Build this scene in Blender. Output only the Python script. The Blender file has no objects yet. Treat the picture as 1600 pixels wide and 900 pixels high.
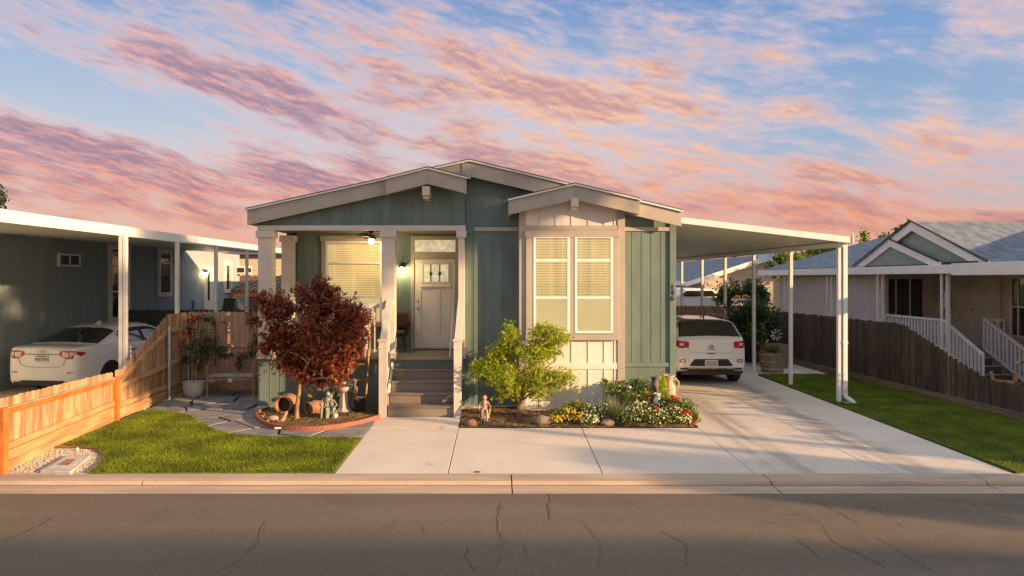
import bpy, bmesh, math, random
import numpy as np
from mathutils import Vector, Matrix
R = math.radians
PI = math.pi
scene = bpy.context.scene
col = scene.collection
random.seed(11)

# ------------------------------------------------------------------ camera
F, CX, CY, H = 1067.0, 770.0, 435.0, 2.56
cam_d = bpy.data.cameras.new('camera')
cam = bpy.data.objects.new('camera', cam_d)
col.objects.link(cam)
cam.location = (0, 0, H)
cam.rotation_euler = (R(90), 0, 0)
cam_d.sensor_width = 36.0
cam_d.lens = F / 1600 * 36.0
cam_d.shift_x = (800 - CX) / 1600
cam_d.shift_y = -(450 - CY) / 1600
cam_d.clip_end = 3000
cam_d.clip_start = 0.05
scene.camera = cam

# ------------------------------------------------------------------ sun, sky, exposure
SUN_EL = 12.0
SUN_AZ = 115.0          # clockwise from +Y: the sun stands to the right and behind the camera
sd = bpy.data.lights.new('sun', 'SUN')
sd.energy = 5.0
sd.angle = R(0.55)
sd.color = (1.0, 0.62, 0.32)
sun = bpy.data.objects.new('sun', sd)
col.objects.link(sun)
to_sun = Vector((math.sin(R(SUN_AZ)) * math.cos(R(SUN_EL)), math.cos(R(SUN_AZ)) * math.cos(R(SUN_EL)), math.sin(R(SUN_EL))))
sun.rotation_euler = to_sun.to_track_quat('Z', 'Y').to_euler()
scene.view_settings.view_transform = 'Standard'
scene.view_settings.look = 'None'
scene.view_settings.exposure = 1.08
scene.view_settings.gamma = 1.0


def s2l(c):
    return tuple(((v / 255) / 12.92 if v / 255 <= 0.04045 else ((v / 255 + 0.055) / 1.055) ** 2.4) for v in c)


class NT:
    """small helper for building node trees"""
    def __init__(self, tree):
        self.t = tree
        self.n = tree.nodes
        self.l = tree.links

    def new(self, typ, **kw):
        nd = self.n.new(typ)
        for k, v in kw.items():
            setattr(nd, k, v)
        return nd

    def link(self, a, b):
        self.l.new(a, b)

    def val(self, sock, v):
        if hasattr(v, 'is_output'):
            self.l.new(v, sock)
        else:
            sock.default_value = v

    def math(self, op, a, b=0.0, c=0.0, clamp=False):
        nd = self.new('ShaderNodeMath', operation=op)
        nd.use_clamp = clamp
        self.val(nd.inputs[0], a)
        self.val(nd.inputs[1], b)
        self.val(nd.inputs[2], c)
        return nd.outputs[0]

    def noise(self, vec, scale, detail=5, rough=0.55, dist=0.0):
        nd = self.new('ShaderNodeTexNoise')
        self.link(vec, nd.inputs['Vector'])
        nd.inputs['Scale'].default_value = scale
        nd.inputs['Detail'].default_value = detail
        nd.inputs['Roughness'].default_value = rough
        nd.inputs['Distortion'].default_value = dist
        return nd.outputs[0]

    def mapr(self, v, a, b, c=0.0, d=1.0, smooth=True):
        nd = self.new('ShaderNodeMapRange')
        nd.interpolation_type = 'SMOOTHSTEP' if smooth else 'LINEAR'
        self.val(nd.inputs[0], v)
        for i, x in enumerate((a, b, c, d)):
            nd.inputs[i + 1].default_value = x
        return nd.outputs[0]

    def mix(self, f, a, b, mode='MIX'):
        nd = self.new('ShaderNodeMix', data_type='RGBA', blend_type=mode)
        self.val(nd.inputs['Factor'], f)
        for s, v in ((nd.inputs[6], a), (nd.inputs[7], b)):
            if hasattr(v, 'is_output'):
                self.link(v, s)
            else:
                s.default_value = tuple(v) + ((1.0,) if len(v) == 3 else ())
        return nd.outputs[2]

    def ramp(self, f, stops, interp='EASE'):
        nd = self.new('ShaderNodeValToRGB')
        nd.color_ramp.interpolation = interp
        e = nd.color_ramp.elements
        while len(e) < len(stops):
            e.new(0.5)
        for i, (p, c) in enumerate(stops):
            e[i].position = p
            e[i].color = tuple(c) + (1.0,)
        self.link(f, nd.inputs[0])
        return nd.outputs[0]

    def comb(self, x, y, z):
        nd = self.new('ShaderNodeCombineXYZ')
        self.val(nd.inputs[0], x); self.val(nd.inputs[1], y); self.val(nd.inputs[2], z)
        return nd.outputs[0]


def build_world():
    w = bpy.data.worlds.new('World')
    scene.world = w
    w.use_nodes = True
    t = NT(w.node_tree)
    t.n.clear()
    out = t.new('ShaderNodeOutputWorld')
    bg = t.new('ShaderNodeBackground')
    tc = t.new('ShaderNodeTexCoord')
    sep = t.new('ShaderNodeSeparateXYZ')
    t.link(tc.outputs['Generated'], sep.inputs[0])
    X, Y, Z = sep.outputs
    az = t.math('ARCTAN2', X, Y)
    el = t.math('ARCSINE', Z)
    # clear sky behind the clouds: peach at the horizon, pale, then blue; bluer to the right and far left
    g = t.ramp(t.mapr(el, 0.0, 0.40, smooth=False), [
        (0.0, s2l((236, 150, 116))), (0.11, s2l((240, 172, 146))), (0.23, s2l((224, 198, 190))),
        (0.38, s2l((208, 212, 218))), (0.66, s2l((170, 192, 220))), (1.0, s2l((116, 150, 204)))], 'LINEAR')
    blue = t.ramp(t.mapr(el, 0.0, 0.40, smooth=False), [
        (0.0, s2l((242, 150, 104))), (0.14, s2l((234, 180, 152))), (0.28, s2l((186, 188, 202))),
        (0.46, s2l((160, 184, 212))), (0.75, s2l((134, 168, 212))), (1.0, s2l((112, 150, 204)))], 'LINEAR')
    g = t.mix(t.mapr(az, 0.02, 0.34), g, blue)
    # streaks: cloud coordinates on the sky sphere, bands sinking to the right
    def rotated(deg, warp_amt):
        c, s = math.cos(R(deg)), math.sin(R(deg))
        al = t.math('SUBTRACT', t.math('MULTIPLY', az, c), t.math('MULTIPLY', el, s))
        ac = t.math('ADD', t.math('MULTIPLY', az, s), t.math('MULTIPLY', el, c))
        return al, ac
    al, ac = rotated(13, 0)
    warp = t.math('SUBTRACT', t.noise(t.comb(t.math('MULTIPLY', az, 3.0), t.math('MULTIPLY', el, 5.0), 2.2), 1.0, 2), 0.5)
    ac2 = t.math('ADD', ac, t.math('MULTIPLY', warp, 0.045))
    # streaks get finer near the horizon
    acf = t.math('SUBTRACT', t.math('MULTIPLY', ac2, 1.45), t.math('MULTIPLY', t.math('MULTIPLY', ac2, ac2), 0.75))
    n_big = t.noise(t.comb(t.math('MULTIPLY', al, 4.2), t.math('MULTIPLY', acf, 17.0), 8.4), 1.0, 10, 0.62, 0.0)
    def fine(off):
        return t.noise(t.comb(t.math('MULTIPLY', al, 17.0), t.math('ADD', t.math('MULTIPLY', acf, 62.0), off), 1.6), 1.0, 7, 0.66, 0.0)
    n_fine = fine(0.0)
    n_low = fine(-0.35)
    n_sp = t.noise(t.comb(t.math('MULTIPLY', al, 60.0), t.math('MULTIPLY', acf, 170.0), 4.6), 1.0, 5, 0.65, 0.0)

    def blob(a0, e0, sa_, se_, rot, amp):
        c, s = math.cos(R(rot)), math.sin(R(rot))
        da = t.math('SUBTRACT', az, a0); de = t.math('SUBTRACT', el, e0)
        u = t.math('DIVIDE', t.math('ADD', t.math('MULTIPLY', da, c), t.math('MULTIPLY', de, s)), sa_)
        v = t.math('DIVIDE', t.math('SUBTRACT', t.math('MULTIPLY', de, c), t.math('MULTIPLY', da, s)), se_)
        q = t.math('ADD', t.math('MULTIPLY', u, u), t.math('MULTIPLY', v, v))
        return t.math('MULTIPLY', t.math('EXPONENT', t.math('MULTIPLY', q, -1.0)), amp)

    def D(pxx, pyy):   # direction of a spot of sky
        a = math.atan((pxx - CX) / F)
        return a, math.atan((CY - pyy) / math.hypot(F, pxx - CX))

    cov = None
    for (x, y, sx, sy, rot, amp) in [
            (330, 130, .36, .055, -22, .22), (700, 60, .30, .08, -8, .17), (900, 230, .34, .09, -14, .17),
            (100, 275, .22, .030, -14, .25), (430, 290, .20, .034, -8, .27), (1180, 290, .24, .040, -14, .27),
            (1010, 170, .15, .06, -4, .13), (1215, 130, .06, .07, 30, .24), (1290, 15, .12, .03, -8, .28), (1420, 215, .05, .03, 10, .22), (1480, 140, .03, .06, -20, .22), (1480, 265, .09, .02, -10, .2),
            (1550, 210, .07, .04, 10, .26), (1550, 30, .09, .03, 0, .26), (500, 345, .5, .03, -4, .12), (820, 170, .26, .07, -8, .12), (100, 200, .18, .03, -14, .12), (1100, 330, .3, .03, -6, .10),
            (30, 115, .20, .03, -24, -.20), (230, 40, .03, .03, 0, .0), (530, 225, .20, .022, -15, -.24),
            (200, 175, .12, .020, -20, -.13), (1380, 120, .22, .12, 0, -.17), (1180, 60, .10, .05, 0, -.16),
            (1330, 190, .05, .05, 0, -.10), (1480, 320, .12, .03, 0, -.08), (60, 20, .08, .04, 0, -.22), (700, 215, .14, .018, -10, -.10)]:
        a, e = D(x, y)
        b = blob(a, e, sx, sy, rot, amp)
        cov = b if cov is None else t.math('ADD', cov, b)
    dens_raw = t.math('ADD', t.math('ADD', t.math('MULTIPLY', n_big, 1.16), t.math('MULTIPLY', n_fine, 0.42)), t.math('MULTIPLY', cov, 0.62))
    dens_raw = t.math('ADD', dens_raw, t.math('MULTIPLY', t.math('SUBTRACT', n_sp, 0.5), 0.10))
    dens = t.mapr(dens_raw, 0.665, 1.01)
    thick = t.mapr(dens_raw, 0.78, 1.06, 0, .9)
    edge = t.math('MULTIPLY', t.math('SUBTRACT', n_fine, n_low), 1.5)
    light = t.mapr(t.math('ADD', t.math('ADD', edge, t.math('MULTIPLY', t.math('SUBTRACT', n_sp, 0.5), 0.7)), t.math('MULTIPLY', t.math('SUBTRACT', n_big, .5), -1.1)), -0.32, 0.27)
    right = t.mapr(az, -0.34, 0.18)
    low = t.mapr(el, 0.22, 0.03)
    thin_c = t.mix(low, s2l((232, 208, 212)), s2l((240, 178, 152)))
    lit_c = t.mix(right, s2l((240, 176, 162)), s2l((255, 200, 158)))
    lit_c = t.mix(low, lit_c, s2l((246, 150, 112)))
    dark_c = t.mix(right, s2l((156, 128, 156)), s2l((204, 152, 150)))
    dark_c = t.mix(t.math('MULTIPLY', low, 0.7), dark_c, s2l((168, 108, 122)))
    body = t.mix(light, dark_c, lit_c)
    cloud = t.mix(thick, thin_c, body)
    sky = t.mix(t.math('MULTIPLY', dens, 0.97), g, cloud)
    # pale bright cloud overhead and the warm glow of the low sun behind the viewer
    over = t.mapr(el, 0.55, 1.0)
    sky = t.mix(over, sky, (.68, .79, .88))
    ssun = t.math('ADD', t.math('MULTIPLY', X, math.sin(R(SUN_AZ))), t.math('MULTIPLY', Y, math.cos(R(SUN_AZ))))
    glow = t.mapr(ssun, 0.25, 1.0)
    sky = t.mix(t.math('MULTIPLY', glow, 0.8), sky, (1.02, .88, .72))
    # below the horizon: dull ground bounce
    sky = t.mix(t.mapr(el, -0.03, -0.005), (0.10, 0.085, 0.07), sky)
    # the physical sky supplies part of the light
    nsk = t.new('ShaderNodeTexSky', sky_type='NISHITA')
    nsk.sun_disc = False
    nsk.sun_elevation = R(SUN_EL)
    nsk.sun_rotation = R(SUN_AZ)
    bg2 = t.new('ShaderNodeBackground')
    t.link(nsk.outputs[0], bg2.inputs[0])
    bg2.inputs[1].default_value = 0.0015
    t.link(sky, bg.inputs[0])
    bg.inputs[1].default_value = 0.455
    add = t.new('ShaderNodeAddShader')
    t.link(bg.outputs[0], add.inputs[0]); t.link(bg2.outputs[0], add.inputs[1])
    t.link(add.outputs[0], out.inputs[0])


build_world()

# ------------------------------------------------------------------ helpers
def at(px, py, Y):
    s = Y / F
    return Vector(((px - CX) * s, Y, H - (py - CY) * s))


def gr(px, py, z=0.0):
    Y = F * (H - z) / (py - CY)
    return ((px - CX) * Y / F, Y)


class MB:
    def __init__(self, M=None):
        self.v = []
        self.f = []
        self.M = M

    def add(self, vs, fs):
        o = len(self.v)
        if self.M is not None:
            vs = [self.M @ Vector(p) for p in vs]
        self.v += [tuple(p) for p in vs]
        self.f += [tuple(i + o for i in f) for f in fs]
        return self

    def box(self, x0, x1, y0, y1, z0, z1):
        return self.add([(x0, y0, z0), (x1, y0, z0), (x1, y1, z0), (x0, y1, z0), (x0, y0, z1), (x1, y0, z1), (x1, y1, z1), (x0, y1, z1)],
                        [(0, 3, 2, 1), (4, 5, 6, 7), (0, 1, 5, 4), (1, 2, 6, 5), (2, 3, 7, 6), (3, 0, 4, 7)])

    def bar(self, p0, p1, w, h, up=(0, 0, 1)):
        p0, p1 = Vector(p0), Vector(p1)
        d = (p1 - p0).normalized()
        u = Vector(up)
        if abs(d.dot(u)) > 0.99:
            u = Vector((0, 1, 0))
        s = d.cross(u).normalized() * (w / 2)
        u = s.cross(d).normalized() * (h / 2)
        vs = [p + a * s + b * u for p in (p0, p1) for a, b in ((-1, -1), (1, -1), (1, 1), (-1, 1))]
        return self.add(vs, [(0, 1, 2, 3), (7, 6, 5, 4), (0, 4, 5, 1), (1, 5, 6, 2), (2, 6, 7, 3), (3, 7, 4, 0)])

    def tube(self, pts, r, n=8, cap=True):
        pts = [Vector(p) for p in pts]
        if not hasattr(r, '__len__'):
            r = [r] * len(pts)
        vs = []
        fs = []
        prev = None
        for i, p in enumerate(pts):
            d = (pts[min(i + 1, len(pts) - 1)] - pts[max(i - 1, 0)]).normalized()
            if prev is None:
                a = Vector((0, 0, 1)) if abs(d.z) < 0.9 else Vector((1, 0, 0))
            else:
                a = prev
            s = (a - d * a.dot(d)).normalized()
            prev = s
            t = d.cross(s)
            for k in range(n):
                an = 2 * PI * k / n
                vs.append(p + (s * math.cos(an) + t * math.sin(an)) * r[i])
        for i in range(len(pts) - 1):
            for k in range(n):
                fs.append((i * n + k, i * n + (k + 1) % n, (i + 1) * n + (k + 1) % n, (i + 1) * n + k))
        if cap:
            fs.append(tuple(range(n))[::-1])
            fs.append(tuple(range((len(pts) - 1) * n, len(pts) * n)))
        return self.add(vs, fs)

    def lathe(self, prof, c=(0, 0, 0), n=20, axis=(0, 0, 1), cap=True):
        q = Vector((0, 0, 1)).rotation_difference(Vector(axis).normalized())
        c = Vector(c)
        vs = []
        fs = []
        for (r, z) in prof:
            for k in range(n):
                a = 2 * PI * k / n
                vs.append(c + q @ Vector((r * math.cos(a), r * math.sin(a), z)))
        for i in range(len(prof) - 1):
            for k in range(n):
                fs.append((i * n + k, i * n + (k + 1) % n, (i + 1) * n + (k + 1) % n, (i + 1) * n + k))
        if cap:
            if prof[0][0] > 1e-4: fs.append(tuple(range(n))[::-1])
            if prof[-1][0] > 1e-4: fs.append(tuple(range((len(prof) - 1) * n, len(prof) * n)))
        return self.add(vs, fs)

    def ball(self, c, rx, ry=None, rz=None, n=10, m=6):
        ry = rx if ry is None else ry
        rz = rx if rz is None else rz
        vs = [(c[0], c[1], c[2] - rz)]
        for i in range(1, m):
            ph = -PI / 2 + PI * i / m
            for k in range(n):
                a = 2 * PI * k / n
                vs.append((c[0] + rx * math.cos(ph) * math.cos(a), c[1] + ry * math.cos(ph) * math.sin(a), c[2] + rz * math.sin(ph)))
        vs.append((c[0], c[1], c[2] + rz))
        fs = [(0, 1 + (k + 1) % n, 1 + k) for k in range(n)]
        for i in range(m - 2):
            for k in range(n):
                fs.append((1 + i * n + k, 1 + i * n + (k + 1) % n, 1 + (i + 1) * n + (k + 1) % n, 1 + (i + 1) * n + k))
        L = len(vs) - 1
        fs += [(L, 1 + (m - 2) * n + k, 1 + (m - 2) * n + (k + 1) % n) for k in range(n)]
        return self.add(vs, fs)

    def extr(self, pts, a, b, plane='xz'):
        """prism of a 2D outline; plane xz runs from y=a to y=b, xy from z=a to b, yz from x=a to b"""
        n = len(pts)
        def P(p, d):
            return {'xz': (p[0], d, p[1]), 'xy': (p[0], p[1], d), 'yz': (d, p[0], p[1])}[plane]
        vs = [P(p, a) for p in pts] + [P(p, b) for p in pts]
        fs = [tuple(range(n)), tuple(range(n, 2 * n))[::-1]] + [(i, i + n, (i + 1) % n + n, (i + 1) % n) for i in range(n)]
        return self.add(vs, fs)

    def build(self, name, m, parent=None, smooth=None, bevel=0, world=True, split=False):
        if split:
            n = len(self.v)
            rt = list(range(n))
            def find(i):
                while rt[i] != i:
                    rt[i] = rt[rt[i]]; i = rt[i]
                return i
            for f in self.f:
                for i in f[1:]:
                    rt[find(i)] = find(f[0])
            gs = {}
            for f in self.f: gs.setdefault(find(f[0]), []).append(f)
            res = []
            for fs in gs.values():
                b = MB(); ids = sorted({i for f in fs for i in f}); mp = {i: k for k, i in enumerate(ids)}
                b.v = [self.v[i] for i in ids]; b.f = [tuple(mp[i] for i in f) for f in fs]
                res.append(b.build(name, m, parent, smooth, bevel, world))
            return res
        me = bpy.data.meshes.new(name)
        me.from_pydata(self.v, [], self.f)
        me.materials.append(m)
        bm = bmesh.new()
        bm.from_mesh(me)
        bmesh.ops.recalc_face_normals(bm, faces=bm.faces[:])
        if parent is not None and world:
            bm.transform(WM[parent.name].inverted())
        bm.to_mesh(me)
        bm.free()
        if smooth:
            me.polygons.foreach_set('use_smooth', [True] * len(me.polygons))
            me.set_sharp_from_angle(angle=R(smooth))
        o = bpy.data.objects.new(name, me)
        col.objects.link(o)
        WM[o.name] = Matrix.Identity(4)
        if parent is not None:
            o.parent = parent
            WM[o.name] = WM[parent.name].copy()
        if bevel:
            b = o.modifiers.new('bevel', 'BEVEL')
            b.width = bevel
            b.segments = 2
            b.limit_method = 'ANGLE'
        return o


WM = {}


def tag(o, label=None, cat=None, group=None, kind=None):
    if label: o['label'] = label
    if cat: o['category'] = cat
    if group: o['group'] = group
    if kind: o['kind'] = kind
    return o


def thing(name, label, cat, loc=(0, 0, 0), rz=0.0, group=None):
    o = bpy.data.objects.new(name, None)
    o.empty_display_size = 0.1
    col.objects.link(o)
    o.location = loc
    o.rotation_euler = (0, 0, rz)
    WM[o.name] = Matrix.Translation(Vector(loc)) @ Matrix.Rotation(rz, 4, 'Z')
    return tag(o, label, cat, group)


def copy_tree(o, parent=None, loc=None, rz=None, label=None):
    c = o.copy()
    col.objects.link(c)
    if parent is not None:
        c.parent = parent
    if loc is not None: c.location = loc
    if rz is not None: c.rotation_euler = (0, 0, rz)
    if label: c['label'] = label
    WM[c.name] = Matrix.Translation(c.location) @ Matrix.Rotation(c.rotation_euler.z, 4, 'Z') if parent is None else WM[parent.name].copy()
    for ch in [x for x in bpy.data.objects if x.parent == o]:
        copy_tree(ch, c)
    return c


# ------------------------------------------------------------------ materials
def mat(name, colr, rough=0.6, var=0.12, scale=3.0, bump=0.15, bscale=40.0, metal=0.0, stretch=(1, 1, 1), col2=None,
        patch=(0.45, 0.65), board=None, emis=0.0, spec=0.5, coat=0.0, bdist=0.01, speck=None, attr=None, transl=0.0, detail=6):
    m = bpy.data.materials.new(name)
    m.use_nodes = True
    t = NT(m.node_tree)
    bs = t.n['Principled BSDF']
    tc = t.new('ShaderNodeTexCoord')
    mp = t.new('ShaderNodeMapping')
    mp.inputs['Scale'].default_value = stretch
    geo = t.new('ShaderNodeNewGeometry')
    t.link(geo.outputs['Position'], mp.inputs[0])
    v = mp.outputs[0]
    n1 = t.noise(v, scale, detail)
    lo = tuple(c * (1 - var) for c in colr)
    hi = tuple(min(1, c * (1 + var)) for c in colr)
    c = t.mix(t.mapr(n1, 0.3, 0.7), lo, hi)
    if col2:
        n2 = t.noise(v, scale * 0.37 + 0.11, 4)
        c = t.mix(t.mapr(n2, *patch), c, col2)
    if board:
        ax, w, amt = board
        sp = t.new('ShaderNodeSeparateXYZ')
        t.link(geo.outputs['Position'], sp.inputs[0])
        fl = t.math('FLOOR', t.math('DIVIDE', sp.outputs[ax], w))
        wn = t.new('ShaderNodeTexWhiteNoise', noise_dimensions='1D')
        t.link(fl, wn.inputs['W'])
        c = t.mix(1.0, c, t.mix(wn.outputs[0], (1 - amt,) * 3, (1 + amt * .6, 1 + amt * .5, 1 + amt * .4)), 'MULTIPLY')
    if speck:
        sc, lo_, hi_, cc = speck
        n3 = t.noise(geo.outputs['Position'], sc, 2)
        c = t.mix(t.mapr(n3, lo_, hi_), c, cc)
    if attr:
        at_ = t.new('ShaderNodeAttribute', attribute_name='rnd')
        c = t.ramp(at_.outputs['Fac'], attr, 'LINEAR')
        c = t.mix(1.0, c, t.mix(t.mapr(n1, .3, .7), (1 - var,) * 3, (1 + var * 1.3, 1 + var, 1 + var * .5)), 'MULTIPLY')
    t.link(c, bs.inputs['Base Color'])
    bs.inputs['Roughness'].default_value = rough
    bs.inputs['Metallic'].default_value = metal
    bs.inputs['Specular IOR Level'].default_value = spec
    bs.inputs['Coat Weight'].default_value = coat
    if emis:
        t.link(c, bs.inputs['Emission Color'])
        bs.inputs['Emission Strength'].default_value = emis
    if bump:
        nb = t.noise(v, bscale, 4)
        b = t.new('ShaderNodeBump')
        b.inputs['Strength'].default_value = bump
        b.inputs['Distance'].default_value = bdist
        t.link(nb, b.inputs['Height'])
        t.link(b.outputs[0], bs.inputs['Normal'])
    if transl:
        tr = t.new('ShaderNodeBsdfTranslucent')
        t.link(c, tr.inputs[0])
        mx = t.new('ShaderNodeMixShader')
        mx.inputs[0].default_value = transl
        t.link(bs.outputs[0], mx.inputs[1]); t.link(tr.outputs[0], mx.inputs[2])
        t.link(mx.outputs[0], t.n['Material Output'].inputs[0])
    return m


def glass_mat(name, tint=(1, 1, 1), refl=0.12):
    m = bpy.data.materials.new(name)
    m.use_nodes = True
    t = NT(m.node_tree)
    t.n.remove(t.n['Principled BSDF'])
    fr = t.new('ShaderNodeFresnel')
    fr.inputs[0].default_value = 1.5
    f = t.math('ADD', fr.outputs[0], refl, clamp=True)
    gl = t.new('ShaderNodeBsdfGlossy'); gl.inputs['Roughness'].default_value = 0.03
    tp = t.new('ShaderNodeBsdfTransparent'); tp.inputs[0].default_value = tuple(tint) + (1,)
    mx = t.new('ShaderNodeMixShader')
    t.link(f, mx.inputs[0]); t.link(tp.outputs[0], mx.inputs[1]); t.link(gl.outputs[0], mx.inputs[2])
    t.link(mx.outputs[0], t.n['Material Output'].inputs[0])
    return m


M = {}
M['teal'] = mat('teal_siding', (.128, .188, .172), .7, .15, 2.4, .25, 60, stretch=(1, 1, .35), board=(0, .2, .05))
M['teal_s'] = mat('teal_smooth', (.128, .188, .172), .7, .08, 2.0, .15, 50)
M['trim'] = mat('beige_trim', (.39, .36, .30), .6, .06, 3, .1, 50)
M['column'] = mat('cream_trim_paint', (.58, .54, .47), .55, .05, 3, .1, 60)
M['cream'] = mat('cream_siding', (.72, .69, .61), .65, .06, 2, .2, 60, stretch=(1, 1, .35))
M['white'] = mat('white_paint', (.78, .77, .74), .5, .04, 4, .08, 60)
M['whitemetal'] = mat('white_aluminium', (.74, .74, .72), .38, .05, 4, .04, 30)
M['soffit'] = mat('ribbed_aluminium', (.72, .70, .63), .45, .05, 3, .0, 30)
M['vinyl'] = mat('white_vinyl', (.82, .82, .80), .35, .02, 4, 0)
M['shingle'] = mat('asphalt_shingles', (.10, .095, .09), .9, .25, 9, .6, 30, stretch=(1, 1, 1))
M['shingle_grey'] = mat('grey_shingles', (.17, .20, .235), .9, .28, 5, .5, 26, stretch=(1, .5, 1))
M['shingle_tan'] = mat('tan_shingles', (.30, .24, .15), .9, .3, 8, .6, 30)
M['ceiling'] = mat('dark_soffit_paint', (.16, .15, .125), .7, .08, 3, .1, 40)
M['deck'] = mat('composite_decking', (.20, .17, .145), .6, .14, 6, .25, 90, stretch=(.3, 3, 1), board=(1, .14, .12))
M['door'] = mat('white_door_paint', (.70, .68, .63), .4, .03, 4, .05, 60)
M['metal'] = mat('brushed_nickel', (.45, .42, .38), .3, .1, 10, 0, metal=1)
M['blackmetal'] = mat('black_iron', (.025, .022, .02), .45, .2, 10, .1, 50)
M['black'] = mat('black_plastic', (.018, .018, .019), .5, .2, 10, .1, 60)
M['blind'] = mat('lit_window_blinds', (.84, .68, .32), .7, .05, 2, 0, emis=.34)
M['blindback'] = mat('blind_gaps', (.46, .35, .13), .8, .05, 2, 0, emis=.30)
M['shade'] = mat('lit_roller_shade', (.74, .58, .27), .7, .05, 2, 0, emis=.42)
M['glass'] = glass_mat('window_glass', (.95, .95, .95), .07)
M['glassdark'] = mat('dark_window_glass', (.020, .024, .028), .05, .3, 2, 0, spec=.8)
M['glassfrost'] = mat('lit_frosted_glass', (.70, .66, .46), .25, .2, 9, .5, 30, emis=.22)
M['leadglass'] = mat('leaded_glass_green', (.03, .08, .075), .2, .4, 30, .3, 40)
M['concrete'] = None
M['conc_trim'] = mat('pale_concrete', (.52, .48, .42), .8, .12, 6, .3, 60)
M['woodnew'] = mat('new_cedar_boards', (.48, .30, .18), .7, .26, 7, .35, 40, stretch=(3, 3, .45), board=(1, .1427, .34), col2=(.34, .17, .07), patch=(.48, .66))
M['woodback'] = mat('cedar_boards_back', (.50, .335, .215), .75, .22, 7, .35, 40, stretch=(3, 3, .45), board=(0, .14, .15), col2=(.36, .22, .13), patch=(.5, .75))
M['woodstain'] = mat('orange_stained_cedar', (.50, .15, .03), .55, .25, 5, .3, 40, stretch=(3, .6, .8), col2=(.36, .13, .03), patch=(.5, .7))
M['woodkick'] = mat('kickboard_cedar', (.48, .29, .14), .7, .25, 4, .35, 30, stretch=(3, .35, 3), col2=(.34, .18, .07), patch=(.5, .7))
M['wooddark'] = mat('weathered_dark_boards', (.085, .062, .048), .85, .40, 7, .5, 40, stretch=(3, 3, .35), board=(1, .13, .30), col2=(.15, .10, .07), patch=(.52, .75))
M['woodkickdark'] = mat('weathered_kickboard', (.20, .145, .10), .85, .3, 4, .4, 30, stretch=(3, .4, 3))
M['galv'] = mat('galvanised_steel', (.42, .46, .46), .45, .15, 12, .05, 40, metal=.6)
M['soil'] = mat('garden_soil', (.125, .075, .035), .95, .5, 9, 1.0, 30, col2=(.22, .13, .045), patch=(.42, .65), bdist=.04)
M['terra'] = mat('terracotta', (.30, .16, .085), .8, .25, 8, .3, 40, col2=(.20, .14, .09))
M['edging'] = mat('brick_red_edging', (.29, .105, .07), .8, .15, 8, .3, 40)
M['stone'] = mat('grey_boulder', (.17, .145, .12), .9, .3, 6, .8, 14, bdist=.03)
M['cast'] = mat('cast_stone', (.42, .40, .37), .85, .15, 10, .4, 50)
M['verdigris'] = mat('verdigris_bronze', (.20, .235, .19), .6, .35, 22, .3, 60, col2=(.14, .15, .10))
M['caststone_tan'] = mat('tan_cast_stone', (.42, .31, .22), .75, .25, 14, .3, 60, col2=(.22, .16, .12))
M['wicker'] = mat('dark_wicker', (.055, .032, .022), .6, .5, 60, .8, 120)
M['potwhite'] = mat('pale_grey_ceramic', (.50, .50, .50), .45, .06, 5, .1, 40)
M['benchwood'] = mat('bench_wood', (.33, .19, .09), .6, .3, 8, .2, 40, stretch=(.5, 3, 3))
M['benchseat'] = mat('faded_bench_slats', (.34, .32, .29), .7, .2, 8, .2, 40)
M['paint'] = mat('white_car_paint', (.82, .82, .82), .25, .02, 2, 0, coat=.8)
M['tyre'] = mat('tyre_rubber', (.02, .02, .021), .8, .2, 20, .2, 80)
M['rim'] = mat('alloy_rim', (.35, .35, .36), .3, .1, 10, 0, metal=.9)
M['redlens'] = mat('red_tail_lens', (.42, .012, .016), .15, .2, 20, .1, 60, coat=.7)
M['clearlens'] = mat('clear_tail_lens', (.66, .55, .52), .15, .2, 30, .1, 60, coat=.7)
M['chrome'] = mat('chrome', (.7, .7, .7), .12, .02, 5, 0, metal=1)
M['gold'] = mat('gold_badge', (.55, .33, .10), .3, .1, 9, 0, metal=.8)
M['plate'] = mat('plate_white', (.66, .68, .63), .5, .05, 30, 0)
M['plategrey'] = mat('plate_grey', (.36, .36, .34), .5, .12, 60, 0)
M['ink'] = mat('dark_ink', (.035, .045, .08), .6, .1, 10, 0)
M['bark'] = mat('bark', (.26, .16, .095), .85, .35, 12, .6, 40, stretch=(2, 2, .6))
M['barkdark'] = mat('dark_bark', (.10, .075, .055), .9, .35, 10, .6, 40)
M['wallgrey'] = mat('grey_blue_siding', (.30, .37, .39), .7, .07, 1.5, .25, 60, stretch=(1, 1, .35))
M['wallpink'] = mat('pinkish_grey_siding', (.56, .51, .50), .7, .06, 1.5, .2, 60, stretch=(1, 1, .35))
M['walltan'] = mat('tan_siding', (.44, .395, .32), .7, .08, 2, .2, 60)
M['wallbeige'] = mat('beige_siding', (.56, .52, .38), .7, .05, 2, .2, 60)
M['gablegreen'] = mat('pale_green_lap_siding', (.25, .31, .28), .7, .06, 2, .2, 60)
M['metalroof'] = mat('brown_metal_roof', (.13, .075, .06), .5, .2, 8, .1, 40)
M['greyboard'] = mat('charcoal_fence_boards', (.09, .10, .11), .8, .3, 8, .3, 40)
M['olive'] = mat('olive_roof_felt', (.10, .105, .085), .85, .15, 8, .3, 40)
M['bulb'] = mat('glowing_bulb', (1.0, .74, .34), .5, 0, 5, 0, emis=40.0)
M['barrel'] = mat('barrel_oak', (.30, .195, .12), .8, .3, 8, .3, 40, stretch=(2, 2, .6))
M['green_dark'] = mat('dark_shrub_leaves', (.05, .09, .03), .6, .3, 8, 0, attr=[(0, (.022, .045, .016)), (.6, (.06, .11, .035)), (1, (.12, .18, .05))], transl=.25)
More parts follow.
